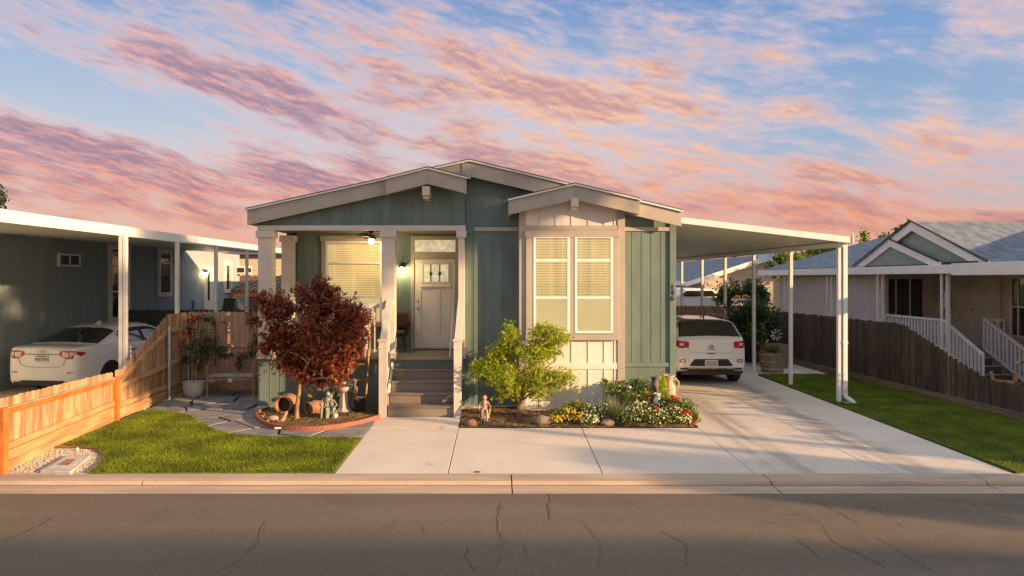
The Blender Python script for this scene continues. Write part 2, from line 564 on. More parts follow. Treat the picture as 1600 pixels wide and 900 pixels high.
M['leaf_red'] = mat('red_maple_leaves', (.1, .02, .02), .5, .15, 6, 0, attr=[(0, (.035, .008, .011)), (.3, (.13, .024, .017)), (.65, (.31, .075, .028)), (1, (.66, .27, .085))], transl=.42)
M['leaf_lime'] = mat('lime_maple_leaves', (.1, .2, .02), .5, .15, 6, 0, attr=[(0, (.17, .25, .018)), (.5, (.36, .46, .03)), (1, (.58, .60, .06))], transl=.48)
M['leaf_mid'] = mat('garden_leaves', (.1, .2, .02), .5, .15, 6, 0, attr=[(0, (.05, .10, .016)), (.5, (.14, .22, .03)), (1, (.29, .37, .06))], transl=.30)
M['leaf_grass'] = mat('pale_strap_leaves', (.1, .2, .02), .5, .15, 6, 0, attr=[(0, (.12, .17, .05)), (.5, (.28, .31, .11)), (1, (.52, .50, .24))], transl=.3)
M['lawn'] = mat('turf_blades', (.1, .2, .02), .6, .36, 1.7, 0, attr=[(0, (.085, .125, .008)), (.5, (.16, .24, .012)), (1, (.28, .34, .03))], transl=.38)
M['turfbase'] = mat('turf_base', (.085, .11, .014), .95, .3, 12, .6, 70)
M['rosered'] = mat('red_rose_petals', (.50, .008, .02), .5, .2, 60, .4, 90, transl=.15)
M['flyellow'] = mat('yellow_petals', (.80, .50, .03), .5, .15, 40, .2, 80, transl=.15)
M['flwhite'] = mat('creamy_petals', (.80, .74, .52), .5, .1, 40, .2, 80, transl=.15)
M['fllilac'] = mat('lilac_petals', (.50, .30, .46), .5, .1, 40, .2, 80)
M['flamber'] = mat('amber_flowers', (.75, .33, .07), .5, .2, 40, .2, 80)
M['bluedark'] = mat('slate_flagstone', (.175, .18, .195), .85, .22, 5, .5, 30, col2=(.25, .225, .20), patch=(.45, .6))
M['joint'] = mat('joint_fill', (.055, .048, .042), .95, .3, 30, .5, 50)
M['gravel'] = mat('pale_gravel', (.48, .41, .33), .9, .4, 60, .2, 60)
M['ground'] = mat('bare_ground', (.22, .18, .13), .95, .25, 1.2, .5, 20, col2=(.17, .15, .10))
M['road'] = None


def big_surfaces():
    # concrete: broom finish, mottling, tyre smears along the drive
    m = bpy.data.materials.new('broomed_concrete'); m.use_nodes = True
    t = NT(m.node_tree); bs = t.n['Principled BSDF']
    geo = t.new('ShaderNodeNewGeometry'); pos = geo.outputs['Position']
    sp = t.new('ShaderNodeSeparateXYZ'); t.link(pos, sp.inputs[0]); x, y, z = sp.outputs
    c = t.mix(t.mapr(t.noise(pos, 1.1, 6), .3, .7), (.63, .535, .45), (.73, .635, .545))
    c = t.mix(t.mapr(t.noise(pos, 22, 3), .35, .75), c, (.60, .53, .465))
    c = t.mix(t.mapr(t.noise(pos, .5, 5, .6, .8), .56, .70, 0, .35), c, (.38, .34, .31))
    oi = t.math('FLOOR', t.math('MULTIPLY', t.math('ADD', x, 20.59), .5))
    wn = t.new('ShaderNodeTexWhiteNoise', noise_dimensions='1D'); t.link(oi, wn.inputs['W'])
    c = t.mix(1.0, c, t.mix(wn.outputs[0], (.94, .94, .94), (1.04, 1.03, 1.02)), 'MULTIPLY')
    c = t.mix(t.mapr(t.noise(pos, 2.6, 3), .66, .72, 0, .5), c, (.34, .28, .23))
    mp = t.new('ShaderNodeMapping'); mp.inputs['Scale'].default_value = (2.2, .22, 1); t.link(pos, mp.inputs[0])
    ns = t.noise(mp.outputs[0], 1.6, 5)
    d1 = t.math('ABSOLUTE', t.math('SUBTRACT', x, t.math('ADD', 4.15, t.math('MULTIPLY', t.math('SINE', t.math('MULTIPLY', y, .5)), .12))))
    d2 = t.math('ABSOLUTE', t.math('SUBTRACT', x, t.math('ADD', 5.75, t.math('MULTIPLY', t.math('SINE', t.math('MULTIPLY', y, .5)), .12))))
    trk = t.math('MAXIMUM', t.mapr(d1, .42, .06), t.mapr(d2, .48, .06))
    f = t.math('MULTIPLY', trk, t.mapr(ns, .36, .62), clamp=True)
    f = t.math('MULTIPLY', f, .62)
    c = t.mix(f, c, (.20, .17, .15))
    # dark kerb-side staining and drips
    c = t.mix(t.mapr(t.noise(pos, 6, 8, .7), .60, .72, 0, .28), c, (.33, .27, .21))
    t.link(c, bs.inputs['Base Color']); bs.inputs['Roughness'].default_value = .75
    mb = t.new('ShaderNodeMapping'); mb.inputs['Scale'].default_value = (9, 120, 1); t.link(pos, mb.inputs[0])
    b = t.new('ShaderNodeBump'); b.inputs['Strength'].default_value = .25; b.inputs['Distance'].default_value = .004
    t.link(t.noise(mb.outputs[0], 1.0, 3), b.inputs['Height']); t.link(b.outputs[0], bs.inputs['Normal'])
    M['concrete'] = m
    # asphalt: aggregate speckle, broad wear bands, hair cracks
    m = bpy.data.materials.new('old_asphalt'); m.use_nodes = True
    t = NT(m.node_tree); bs = t.n['Principled BSDF']
    geo = t.new('ShaderNodeNewGeometry'); pos = geo.outputs['Position']
    mp = t.new('ShaderNodeMapping'); mp.inputs['Scale'].default_value = (.13, 1.0, 1); t.link(pos, mp.inputs[0])
    c = t.mix(t.mapr(t.noise(mp.outputs[0], 1.4, 6), .3, .7), (.118, .088, .059), (.172, .131, .088))
    c = t.mix(t.mapr(t.noise(pos, 50, 4, .75), .40, .72), c, (.20, .158, .118))
    c = t.mix(t.mapr(t.noise(pos, .7, 6, .65), .52, .66, 0, .35), c, (.085, .066, .05))
    c = t.mix(t.mapr(t.noise(pos, 75, 2), .54, .64, 0, .75), c, (.045, .036, .028))
    vo = t.new('ShaderNodeTexVoronoi', feature='DISTANCE_TO_EDGE')
    n3 = t.new('ShaderNodeTexNoise'); n3.inputs['Scale'].default_value = 1.8; n3.inputs['Detail'].default_value = 7; t.link(pos, n3.inputs['Vector'])
    mx = t.new('ShaderNodeMix', data_type='VECTOR'); mx.inputs['Factor'].default_value = .38
    t.link(pos, mx.inputs[4]); t.link(n3.outputs['Color'], mx.inputs[5])
    t.link(mx.outputs[1], vo.inputs['Vector']); vo.inputs['Scale'].default_value = 1.15
    cr = t.mapr(vo.outputs['Distance'], .010, .002)
    gate = t.mapr(t.noise(pos, .45, 4), .49, .60)
    cr = t.math('MULTIPLY', cr, gate)
    c = t.mix(t.math('MULTIPLY', cr, .22), c, (.03, .024, .02))
    t.link(c, bs.inputs['Base Color']); bs.inputs['Roughness'].default_value = .85
    b = t.new('ShaderNodeBump'); b.inputs['Strength'].default_value = .5; b.inputs['Distance'].default_value = .006
    t.link(t.noise(pos, 70, 3), b.inputs['Height']); t.link(b.outputs[0], bs.inputs['Normal'])
    M['road'] = m


big_surfaces()
# ------------------------------------------------------------------ ground, road, kerb, paving
def struct(o):
    o['kind'] = 'structure'
    return o


mb = MB(); mb.add([(-400, -400, -.12), (400, -400, -.12), (400, 600, -.12), (-400, 600, -.12)], [(0, 1, 2, 3)])
struct(mb.build('ground', M['ground']))
mb = MB(); mb.box(-90, 90, -.6, 8.298, -.115, -.055)
struct(mb.build('road', M['road']))
# sealed and open cracks running up the asphalt
mb = MB()
def crack(pts, w):
    rr = random.Random(int(pts[0][0]))
    P = []
    for (a, b) in zip(pts[:-1], pts[1:]):
        for k in range(7):
            f = k / 7
            P.append(gr(a[0] + (b[0] - a[0]) * f + rr.uniform(-2.5, 2.5), a[1] + (b[1] - a[1]) * f, -.055))
    vs = []; fs = []
    for i, (x, y) in enumerate(P):
        d = Vector(P[min(i + 1, len(P) - 1)]) - Vector(P[max(0, i - 1)])
        d = Vector((-d.y, d.x)).normalized() * w * rr.uniform(.4, 1.2) / 2
        vs += [(x + d.x, y + d.y, -.051), (x - d.x, y - d.y, -.051)]
    for i in range(len(P) - 1):
        fs.append((2 * i, 2 * i + 1, 2 * i + 3, 2 * i + 2))
    mb.add(vs, fs)
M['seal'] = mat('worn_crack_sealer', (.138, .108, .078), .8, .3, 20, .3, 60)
M['crackdark'] = mat('open_crack', (.098, .076, .056), .95, .2, 20, .3, 60)
crack([(783, 785), (779, 820), (786, 845), (780, 875), (766, 898)], .035)
crack([(861, 772), (857, 795), (862, 815)], .03)
crack([(415, 815), (400, 850), (345, 895)], .03)
rc = struct(mb.build('road_crack_seal', M['seal']))
mb = MB()
crack([(1250, 772), (1310, 800), (1345, 822)], .010); crack([(1240, 800), (1280, 815), (1300, 845), (1400, 895)], .009)
crack([(730, 855), (728, 872), (745, 895)], .010); crack([(1030, 828), (1070, 850), (1075, 893)], .010)
crack([(1375, 840), (1440, 885), (1470, 898)], .009); crack([(1500, 780), (1555, 805), (1598, 812)], .008)
crack([(1245, 842), (1285, 875)], .010); crack([(818, 850), (826, 880)], .008); crack([(5, 845), (60, 822), (95, 800)], .012)
crack([(655, 812), (668, 840)], .007); crack([(1320, 770), (1380, 800), (1420, 830)], .007)
crack([(910, 815), (940, 850), (935, 895)], .006)
struct(mb.build('road_crack', M['crackdark']))

# kerb and gutter, cast in lengths with joints
mb = MB()
xs = [-60, -20, -12.4, -8.43, -4.43, .24, 3.52, 6.25, 10.2, 14.2, 20, 60]
prof = [(8.30, -.054), (8.58, -.050), (8.618, -.048), (8.628, -.022), (8.645, -.004), (8.70, .002), (8.945, .004), (8.945, -.11), (8.30, -.11)]
for a, b in zip(xs[:-1], xs[1:]):
    mb.extr(prof, a + .008, b - .008, 'yz')
M['kerbc'] = mat('worn_kerb_concrete', (.46, .345, .255), .8, .14, 2.2, .4, 60, stretch=(.4, 3, 1), col2=(.36, .27, .20), patch=(.5, .72), speck=(45, .6, .75, (.25, .18, .13)))
struct(mb.build('kerb', M['kerbc'], smooth=35))
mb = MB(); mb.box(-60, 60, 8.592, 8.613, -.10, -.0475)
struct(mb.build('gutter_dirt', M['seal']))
mb = MB(); mb.box(-11.2, -6.9, 8.95, 24.0, -.1, .0)
struct(mb.build('driveway', M['concrete']))
mb = MB(); mb.box(-60, 60, 8.31, 8.94, -.11, -.07)
struct(mb.build('kerb_bed', M['joint']))

mb = MB()
def slab(poly, mbx, top=0.0, th=.1):
    cx = sum(p[0] for p in poly) / len(poly); cy = sum(p[1] for p in poly) / len(poly)
    q = []
    n = len(poly)
    for i in range(n):
        p0, p1, p2 = Vector(poly[i - 1]), Vector(poly[i]), Vector(poly[(i + 1) % n])
        d1 = (p1 - p0).normalized(); d2 = (p2 - p1).normalized()
        nn = (Vector((-d1.y, d1.x)) + Vector((-d2.y, d2.x))).normalized()
        q.append(p1 + nn * .008)
    mbx.extr([tuple(p) for p in q], top - th, top, 'xy')
W0, W1, W2, W3, W4, W5 = -2.08, -.59, 1.48, 3.52, 5.20, 6.92
yk = 8.95
slab([(W0, yk), (W1, yk), (W1, 11.70), (W0 - .02, 11.70)], mb)
slab([(W0 - .02, 11.70), (W1, 11.70), (W1, 12.9), (W0 - .04, 12.9)], mb)
slab([(W1, yk), (1.44, yk), (1.52, 11.70), (W1, 11.70)], mb)
slab([(1.44, yk), (3.44, yk), (W3, 11.70), (1.52, 11.70)], mb)
slab([(3.44, yk), (5.17, yk), (W4, 13.35), (3.56, 13.35)], mb)
slab([(5.17, yk), (6.84, yk), (W5, 13.05), (W4, 13.35)], mb)
slab([(3.56, 13.35), (W4, 13.35), (5.24, 18.1), (3.60, 18.1)], mb)
slab([(W4, 13.35), (W5, 13.05), (7.0, 18.1), (5.24, 18.1)], mb)
slab([(3.60, 18.1), (5.24, 18.1), (5.28, 22.2), (3.62, 22.2)], mb)
slab([(5.24, 18.1), (7.0, 18.1), (9.0, 18.3), (9.0, 21.9), (5.28, 22.2)], mb)
dw = struct(mb.build('driveway', M['concrete'], bevel=.006))
mb = MB(); mb.box(-2.1, 6.86, 8.95, 13.5, -.1, -.03); mb.box(3.6, 9.0, 13.5, 22.2, -.1, -.03)
struct(mb.build('driveway_bed', M['joint']))

# flagstone patio: irregular slabs cut as cells between random centres
def clip(poly, a, b, c):   # keep a*x+b*y<=c
    out = []
    for i in range(len(poly)):
        p, q = poly[i], poly[(i + 1) % len(poly)]
        dp, dq = a * p[0] + b * p[1] - c, a * q[0] + b * q[1] - c
        if dp <= 0: out.append(p)
        if dp * dq < 0:
            f = dp / (dp - dq)
            out.append((p[0] + (q[0] - p[0]) * f, p[1] + (q[1] - p[1]) * f))
    return out
rr = random.Random(5)
seeds = []
x0, x1, y0, y1 = -6.72, -2.10, 10.55, 15.62
while len(seeds) < 46:
    p = (rr.uniform(x0, x1), rr.uniform(y0, y1))
    if all((p[0] - q[0]) ** 2 + ((p[1] - q[1]) * 1.1) ** 2 > .42 ** 2 for q in seeds):
        seeds.append(p)
mb = MB()
for i, s in enumerate(seeds):
    poly = [(x0, y0), (x1, y0), (x1, y1), (x0, y1)]
    for j, q in enumerate(seeds):
        if i == j or not poly: continue
        a, b = q[0] - s[0], q[1] - s[1]
        L = math.hypot(a, b)
        a /= L; b /= L
        c = a * (s[0] + q[0]) / 2 + b * (s[1] + q[1]) / 2 - rr.uniform(.012, .045)
        poly = clip(poly, a, b, c)
    if len(poly) < 3: continue
    # break straight edges a little
    P = []
    for k in range(len(poly)):
        p, q = Vector(poly[k]), Vector(poly[(k + 1) % len(poly)])
        P.append(tuple(p))
        if (q - p).length > .25:
            mid = (p + q) / 2 + Vector((rr.uniform(-.02, .02), rr.uniform(-.02, .02)))
            P.append(tuple(mid))
    mb.extr(P, -.03, rr.uniform(.004, .022), 'xy')
fs_ = struct(mb.build('flagstone_path', M['bluedark'], bevel=.008))
mb = MB(); mb.box(-6.75, -2.10, 10.5, 15.65, -.1, -.022)
struct(mb.build('path_bed', M['joint']))


def inside(p, poly):
    c = False
    j = len(poly) - 1
    for i in range(len(poly)):
        if (poly[i][1] > p[1]) != (poly[j][1] > p[1]) and p[0] < (poly[j][0] - poly[i][0]) * (p[1] - poly[i][1]) / (poly[j][1] - poly[i][1]) + poly[i][0]:
            c = not c
        j = i
    return c


def smooth_poly(pts, k=4, closed=True):
    out = []
    n = len(pts)
    for i in range(n):
        p0, p1, p2, p3 = [Vector(pts[(i + d) % n]) for d in (-1, 0, 1, 2)]
        for s in range(k):
            t = s / k
            out.append(tuple(0.5 * ((2 * p1) + (-p0 + p2) * t + (2 * p0 - 5 * p1 + 4 * p2 - p3) * t * t + (-p0 + 3 * p1 - 3 * p2 + p3) * t ** 3)))
    return out


def add_rnd(me, vals):
    a = me.attributes.new('rnd', 'FLOAT', 'FACE')
    a.data.foreach_set('value', vals)


def turf(name, poly, n, z0, hh, seed, parent=None):
    rs = np.random.RandomState(seed)
    xs = [p[0] for p in poly]; ys = [p[1] for p in poly]
    P = []
    while len(P) < n:
        c = (rs.uniform(min(xs), max(xs)), rs.uniform(min(ys), max(ys)))
        if inside(c, poly): P.append(c)
    P = np.array(P)
    a = rs.uniform(0, 2 * PI, n); w = rs.uniform(.003, .007, n); h = rs.uniform(.6, 1.15, n) * hh
    lx = rs.normal(0, .35, n) * h; ly = rs.normal(0, .35, n) * h
    V = np.zeros((n, 3, 3))
    V[:, 0] = np.c_[P[:, 0] - np.cos(a) * w, P[:, 1] - np.sin(a) * w, np.full(n, z0)]
    V[:, 1] = np.c_[P[:, 0] + np.cos(a) * w, P[:, 1] + np.sin(a) * w, np.full(n, z0)]
    V[:, 2] = np.c_[P[:, 0] + lx, P[:, 1] + ly, z0 + h]
    me = bpy.data.meshes.new(name)
    me.from_pydata(V.reshape(-1, 3).tolist(), [], np.arange(3 * n).reshape(-1, 3).tolist())
    me.materials.append(M['lawn'])
    patch = np.sin(P[:, 0] * 2.1 + 1) * np.sin(P[:, 1] * 1.7) * .08
    add_rnd(me, np.clip(rs.normal(.5, .2, n) + patch, 0, 1).tolist())
    o = bpy.data.objects.new(name, me)
    col.objects.link(o)
    return tag(o, kind='stuff')


cur = [gr(*p) for p in [(262, 644), (298, 652), (318, 664), (338, 676), (372, 682), (430, 685), (500, 686), (557, 687)]]
gcur = [gr(*p) for p in [(138, 741), (152, 732), (161, 722), (160, 712), (148, 704), (120, 701), (80, 701)]]
lawn_l = [(-6.64, 13.1)] + cur[:] + [(W0 - .01, 10.84), (W0, 8.96)] + gcur + [(-6.52, 10.2)]
mb = MB(); mb.extr(lawn_l, -.1, .024, 'xy')
struct(mb.build('lawn_base', M['turfbase']))
tag(turf('grass', lawn_l, 90000, .02, .042, 3), 'short bright green grass in the front yard beside the walkway', 'grass', kind='stuff')
lawn_r = [(6.88, 8.97), (6.93, 13.05), (7.03, 18.1), (9.25, 18.1), (9.52, 12.2), (9.62, 8.97)]
mb = MB(); mb.extr(lawn_r, -.1, .02, 'xy')
struct(mb.build('lawn_base', M['turfbase']))
tag(turf('grass', lawn_r, 80000, .016, .040, 4), 'shaded green grass strip between the driveway and the dark board fence', 'grass', kind='stuff')
# gravel corner with metal edging
gpoly = [gr(0, 741), gr(-60, 741)] + [(-6.55, 10.2)] + gcur[::-1]
mb = MB(); mb.extr([(-9.3, 8.96), gr(138, 741)] + gcur[1:] + [(-6.55, 10.25), (-9.3, 10.25)], -.1, .006, 'xy')
struct(mb.build('gravel_bed', M['gravel']))
mb = MB()
rr = random.Random(9)
cnt = 0
gp = [(-6.6, 8.97), gr(138, 741)] + gcur[1:] + [(-6.6, 10.2)]
while cnt < 2600:
    p = (rr.uniform(-6.6, -4.9), rr.uniform(8.97, 10.2))
    if inside(p, gp):
        r = rr.uniform(.006, .015)
        c = (p[0], p[1], .006 + r * .4)
        mb.add([(c[0] - r, c[1], c[2]), (c[0] + r * rr.uniform(.7, 1.3), c[1], c[2]), (c[0], c[1] - r, c[2]), (c[0], c[1] + r, c[2]), (c[0], c[1], c[2] + r * .8)],
               [(0, 2, 4), (2, 1, 4), (1, 3, 4), (3, 0, 4)])
        cnt += 1
tag(mb.build('gravel', M['gravel']), 'pale gravel around the utility box by the kerb', 'gravel', kind='stuff')
mb = MB()
mb.tube([(x, y, .03) for x, y in gcur], .014, 6)
tag(mb.build('edging_strip', M['edging']), 'brown curved edging strip between gravel corner and lawn', 'edging')

# ------------------------------------------------------------------ the house
YF = 13.6
XL, XR, XB = -4.63, 3.63, -.46      # left, right, ridge
def roofz(x):
    return 4.86 - .22 * (XB - x) if x < XB else 4.86 - .237 * (x - XB)

house = thing('manufactured_home', 'teal single-storey home with beige trim, covered front porch and bay window', 'house', (-.5, YF, 0))


def grooves(mbx, x0, x1, Y, zlo, zhi, step=.2, w=.016, d=.006, facing=-1):
    """thin raised ribs of the grooved siding"""
    k = math.ceil((x0 + .02) / step)
    while k * step < x1 - .02:
        x = k * step
        zh = zhi(x) if callable(zhi) else zhi
        if zh > zlo + .02:
            mbx.box(x - w / 2, x + w / 2, Y - d if facing < 0 else Y, Y + .002, zlo, zh)
        k += 1

mb = MB()
top = lambda x: roofz(x) - .06
mb.extr([(-.55, 0), (XR, 0), (XR, top(XR)), (XB, top(XB)), (-.55, top(-.55))], YF, YF + .12)
grooves(mb, -.55, .52, YF, 0.02, lambda x: top(x) - .02)
mb.box(XR - .12, XR, YF + .12, 29.9, 0, top(XR) - .02)          # right side
mb.box(-.55, -.43, YF + .12, 15.2, .9, 4.4)                     # porch return
mb.box(XL + .26, -.43, 15.2, 15.32, .9, 3.62)                   # porch back wall
mb.box(XL, XL + .12, 15.32, 29.9, 0, top(XL) - .02)             # left side
mb.box(XL + .12, XR - .12, 29.75, 29.9, 0, 3.6)
grooves(mb, XL + .3, -.6, 15.2, .98, 3.5)
wall = mb.build('wall', M['teal'], house)
mb = MB()
mb.extr([(XL, 3.60), (-.553, 3.60), (-.553, top(-.55) - .01), (XL, top(XL))], 13.50, 13.58)
grooves(mb, XL, -.56, 13.50, 3.61, lambda x: top(x) - .02)
mb.build('gable_wall', M['teal'], house)
# skirting under the porch
mb = MB()
mb.box(XL, -.553, 13.50, 13.58, 0, .945)
mb.box(XL, XL + .08, 13.58, 15.2, 0, .945)
grooves(mb, XL, -2.2, 13.50, .0, .94)
mb.build('skirting', M['teal_s'], house)
mb = MB(); mb.box(XL - .02, -.2, 13.42, 13.495, -.02, .035); mb.box(-.56, .5, 13.5, 13.595, -.02, .035); mb.box(2.56, XR + .02, 13.5, 13.595, -.02, .035); mb.box(.5, 2.56, 13.15, 13.24, -.02, .035)
mb.build('footing', M['conc_trim'], house)
# porch deck
mb = MB()
yy = 13.46
while yy < 15.15:
    mb.box(XL + .01, -.56, yy, min(yy + .134, 15.19), .945, .98)
    yy += .14
mb.build('porch_deck', M['deck'], house, bevel=.004)
mb = MB(); mb.box(XL + .02, -.56, 13.59, 15.19, 3.56, 3.60)
mb.build('porch_ceiling', M['ceiling'], house)

# roofs
def roof_slab(mbx, x0, x1, y0, y1, zf, th=.06):
    mbx.extr([(x0, zf(x0)), (x1, zf(x1)), (x1, zf(x1) - th), (x0, zf(x0) - th)], y0, y1)
mb = MB()
roof_slab(mb, -4.82, XB, 13.31, 30.1, lambda x: roofz(x) + .035, .05)
roof_slab(mb, XB, 3.70, 13.31, 30.1, lambda x: roofz(x) + .035, .05)
pz = lambda x: 4.655 - .25 * abs(x + 1.25)
bz = lambda x: 4.33 - .232 * abs(x - 1.554)
roof_slab(mb, -2.06, -1.25, 13.05, 13.60, lambda x: pz(x) + .05, .05)
roof_slab(mb, -1.25, -.50, 13.05, 13.60, lambda x: pz(x) + .05, .05)
roof_slab(mb, .29, 1.554, 12.91, 13.75, lambda x: bz(x) + .045, .05)
roof_slab(mb, 1.554, 2.79, 12.91, 13.75, lambda x: bz(x) + .045, .05)
mb.build('roof', M['shingle'], house)

def fascia(mbx, x0, x1, y, zf, hh=.285, th=.04, lip=True):
    mbx.extr([(x0, zf(x0)), (x1, zf(x1)), (x1, zf(x1) - hh), (x0, zf(x0) - hh)], y, y + th)
mb = MB()
fascia(mb, -4.80, XB - .002, 13.34, lambda x: roofz(x) - .02)
mb.build('fascia', M['trim'], house, bevel=.004)
mb = MB()
fascia(mb, XB, 3.685, 13.34, lambda x: roofz(x) - .02)
mb.box(XB - .14, XB + .03, 13.315, 13.337, 4.50, 4.80)
mb.build('fascia', M['trim'], house, bevel=.004)
mb = MB()
fascia(mb, -2.05, -1.251, 13.08, lambda x: pz(x) - .0); fascia(mb, -1.249, -.51, 13.08, lambda x: pz(x) - .0)
mb.box(-2.05, -2.01, 13.122, 13.337, pz(-2.03) - .29, pz(-2.03) - .02)
mb.box(-.55, -.51, 13.122, 13.337, pz(-.53) - .28, pz(-.53) - .02)
mb.build('fascia', M['trim'], house, bevel=.004)
mb = MB()
fascia(mb, .30, 1.553, 12.94, lambda x: bz(x) - .005, .27); fascia(mb, 1.555, 2.785, 12.94, lambda x: bz(x) - .005, .27)
mb.box(.30, .34, 12.982, 13.6, bz(.32) - .275, bz(.32) - .02)
mb.box(2.745, 2.785, 12.982, 13.337, bz(2.77) - .275, bz(2.77) - .02)
mb.build('fascia', M['trim'], house, bevel=.004)
# white drip edges along the rakes
mb = MB()
for (x0, x1, y, zf) in ((-4.83, XB, 13.300, lambda x: roofz(x) + .012), (XB, 3.71, 13.300, lambda x: roofz(x) + .012),
                        (-2.07, -1.25, 13.040, lambda x: pz(x) + .028), (-1.25, -.49, 13.040, lambda x: pz(x) + .028),
                        (.28, 1.554, 12.900, lambda x: bz(x) + .024), (1.554, 2.80, 12.900, lambda x: bz(x) + .024)):
    fascia(mb, x0, x1, y, zf, .03, .012)
mb.build('drip_edge', M['whitemetal'], house)
# eave soffits (close the space between fascia and wall)
mb = MB()
mb.extr([(-4.80, roofz(-4.8) - .29), (-4.64, roofz(-4.64) - .29), (-4.64, roofz(-4.64) - .06), (-4.80, roofz(-4.8) - .06)], 13.385, 30.0)
mb.build('side_eave', M['trim'], house)
# corbels below the two front peaks
for (cx, cy, cz) in ((-1.28, 13.16, 4.17), (1.55, 13.02, 3.94)):
    mb = MB(); mb.box(cx - .07, cx + .07, cy - .12, cy + .4, cz - .02, cz + .15); mb.box(cx - .06, cx + .05, cy - .06, cy + .35, cz - .08, cz - .02)
    mb.build('corbel', M['column'], house, bevel=.006)
# trim boards
mb = MB()
mb.box(XL - .01, -.535, 13.455, 13.497, 3.505, 3.605)
mb.build('porch_beam', M['column'], house, bevel=.005)
mb = MB()
mb.box(-.37, .52, 13.565, 13.592, 3.50, 3.58)
mb.box(2.60, XR - .12, 13.565, 13.592, 3.50, 3.58)
mb.build('band_board', M['trim'], house, bevel=.004, split=True)
mb = MB()
mb.box(XR - .115, XR + .01, 13.56, 13.592, .02, 3.70)
mb.box(2.60, XR - .118, 13.572, 13.592, .80, .885)
mb.box(-.53, -.44, 13.57, 13.592, 3.45, 3.5)
for x in (2.62,):
    mb.box(x, x + .05, 13.57, 13.592, .89, 3.49)
M['sagetrim'] = mat('sage_corner_trim', (.25, .32, .25), .65, .05, 3, .1, 50)
mb.build('corner_trim', M['teal_s'], house, bevel=.004, split=True)
# right panel: wide battens
mb = MB()
for px in (988, 1003, 1018, 1033):
    x = at(px, 400, 13.6).x
    mb.box(x - .010, x + .010, 13.594, 13.603, .89, 3.49)
mb.build('batten', M['teal'], house, split=True)
mb = MB()
for px in (741,):
    x = at(px, 400, 13.6).x
    mb.box(x - .010, x + .010, 13.588, 13.597, .1, 3.49)
mb.build('batten', M['teal'], house, split=True)

# ---- bay
BX0, BX1, BY = .522, 2.546, 13.25
mb = MB()
mb.extr([(BX0, 0.03), (BX1, 0.03), (BX1, bz(BX1) - .06), (1.554, bz(1.554) - .06), (BX0, bz(BX0) - .06)], BY, BY + .08)
mb.box(BX0, BX0 + .08, BY + .08, 13.6, .03, bz(BX0) - .08)
mb.box(BX1 - .08, BX1, BY + .08, 13.6, .03, bz(BX1) - .08)
for px in (822.5, 844, 869, 894, 920, 945, 961):
    x = at(px, 400, BY).x
    mb.box(x - .02, x + .02, BY - .012, BY + .002, .05, bz(x) - .3)
mb.build('bay_wall', M['cream'], house)
mb = MB()
mb.box(BX0 - .012, BX0 + .12, BY - .03, BY - .002, .03, bz(BX0) - .2)
mb.box(BX1 - .13, BX1 + .012, BY - .03, BY - .002, .22, bz(BX1) - .2)
mb.box(BX0 - .012, BX0 - .002, BY - .001, 13.56, .03, bz(BX0) - .25)
mb.box(BX1 + .002, BX1 + .012, BY - .001, 13.56, .03, bz(BX1) - .25)
mb.box(BX0 + .122, BX1 - .132, BY - .026, BY - .002, 3.50, 3.585)
mb.build('bay_trim', M['trim'], house, bevel=.004, split=True)
mb = MB(); mb.box(BX0 + .125, BX1 - .135, BY - .024, BY - .003, .80, .92)
mb.build('skirt_board', M['cream'], house, bevel=.004)


def window(parent, Mx, w, h, rails=(), mull=(), blinds=(), shades=(), trim=None, sill=True, glass='glass', fr=.045, vin='vinyl', tw=.11, name='window', back='ceiling'):
    """local frame: x along the wall, y into the wall, z up; origin at the lower left of the glazed opening"""
    mb = MB(Mx)
    mb.box(-fr, 0, -.02, .05, -fr, h + fr); mb.box(w, w + fr, -.02, .05, -fr, h + fr)
    mb.box(0, w, -.02, .05, h, h + fr); mb.box(0, w, -.02, .05, -fr, 0)
    for z in rails: mb.box(0, w, -.015, .04, z - .022, z + .022)
    for x in mull: mb.box(x - .018, x + .018, -.012, .04, 0, h)
    f = mb.build(name, M[vin], parent, bevel=.003)
    mb = MB(Mx); mb.box(.001, w - .001, .012, .018, .001, h - .001)
    mb.build('pane', M[glass], f)
    if blinds or shades:
        for (z0, z1) in blinds:
            mb = MB(Mx)
            z = z0
            while z < z1 - .03:
                mb.add([(.004, .044, z), (w - .004, .044, z), (w - .004, .028, z + .034), (.004, .028, z + .034)], [(0, 1, 2, 3)])
                z += .050
            for fx in (.13, .5, .87):
                mb.box(w * fx - .006, w * fx + .006, .022, .027, z0, z1)
            bo = mb.build('blind', M['blind'], f)
            mb = MB(Mx); mb.box(.003, w - .003, .050, .054, z0, z1); mb.build('blind_backing', M['blindback'], f)
        for (z0, z1) in shades:
            mb = MB(Mx); mb.box(.003, w - .003, .034, .040, z0, z1)
            mb.box(.003, w - .003, .030, .044, z0 + .01, z0 + .03)
            mb.build('roller_shade', M['shade'], f)
    elif glass == 'glass':
        mb = MB(Mx); mb.box(.001, w - .001, .045, .05, .001, h - .001)
        mb.build('curtain', M[back], f)
    if trim:
        mb = MB(Mx)
        mb.box(-fr - tw, -fr, -.006, .057, -fr, h + fr); mb.box(w + fr, w + fr + tw, -.006, .057, -fr, h + fr)
        mb.box(-fr - tw - .03, w + fr + tw + .03, -.014, .057, h + fr + .001, h + fr + tw + .03)
        if sill: mb.box(-fr - tw, w + fr + tw, -.012, .057, -fr - tw, -fr - .001)
        mb.build('casing', M[trim], f, bevel=.004)
    return f


def wallM(x, y, z):      # a wall facing the street
    return Matrix.Translation((x, y, z))

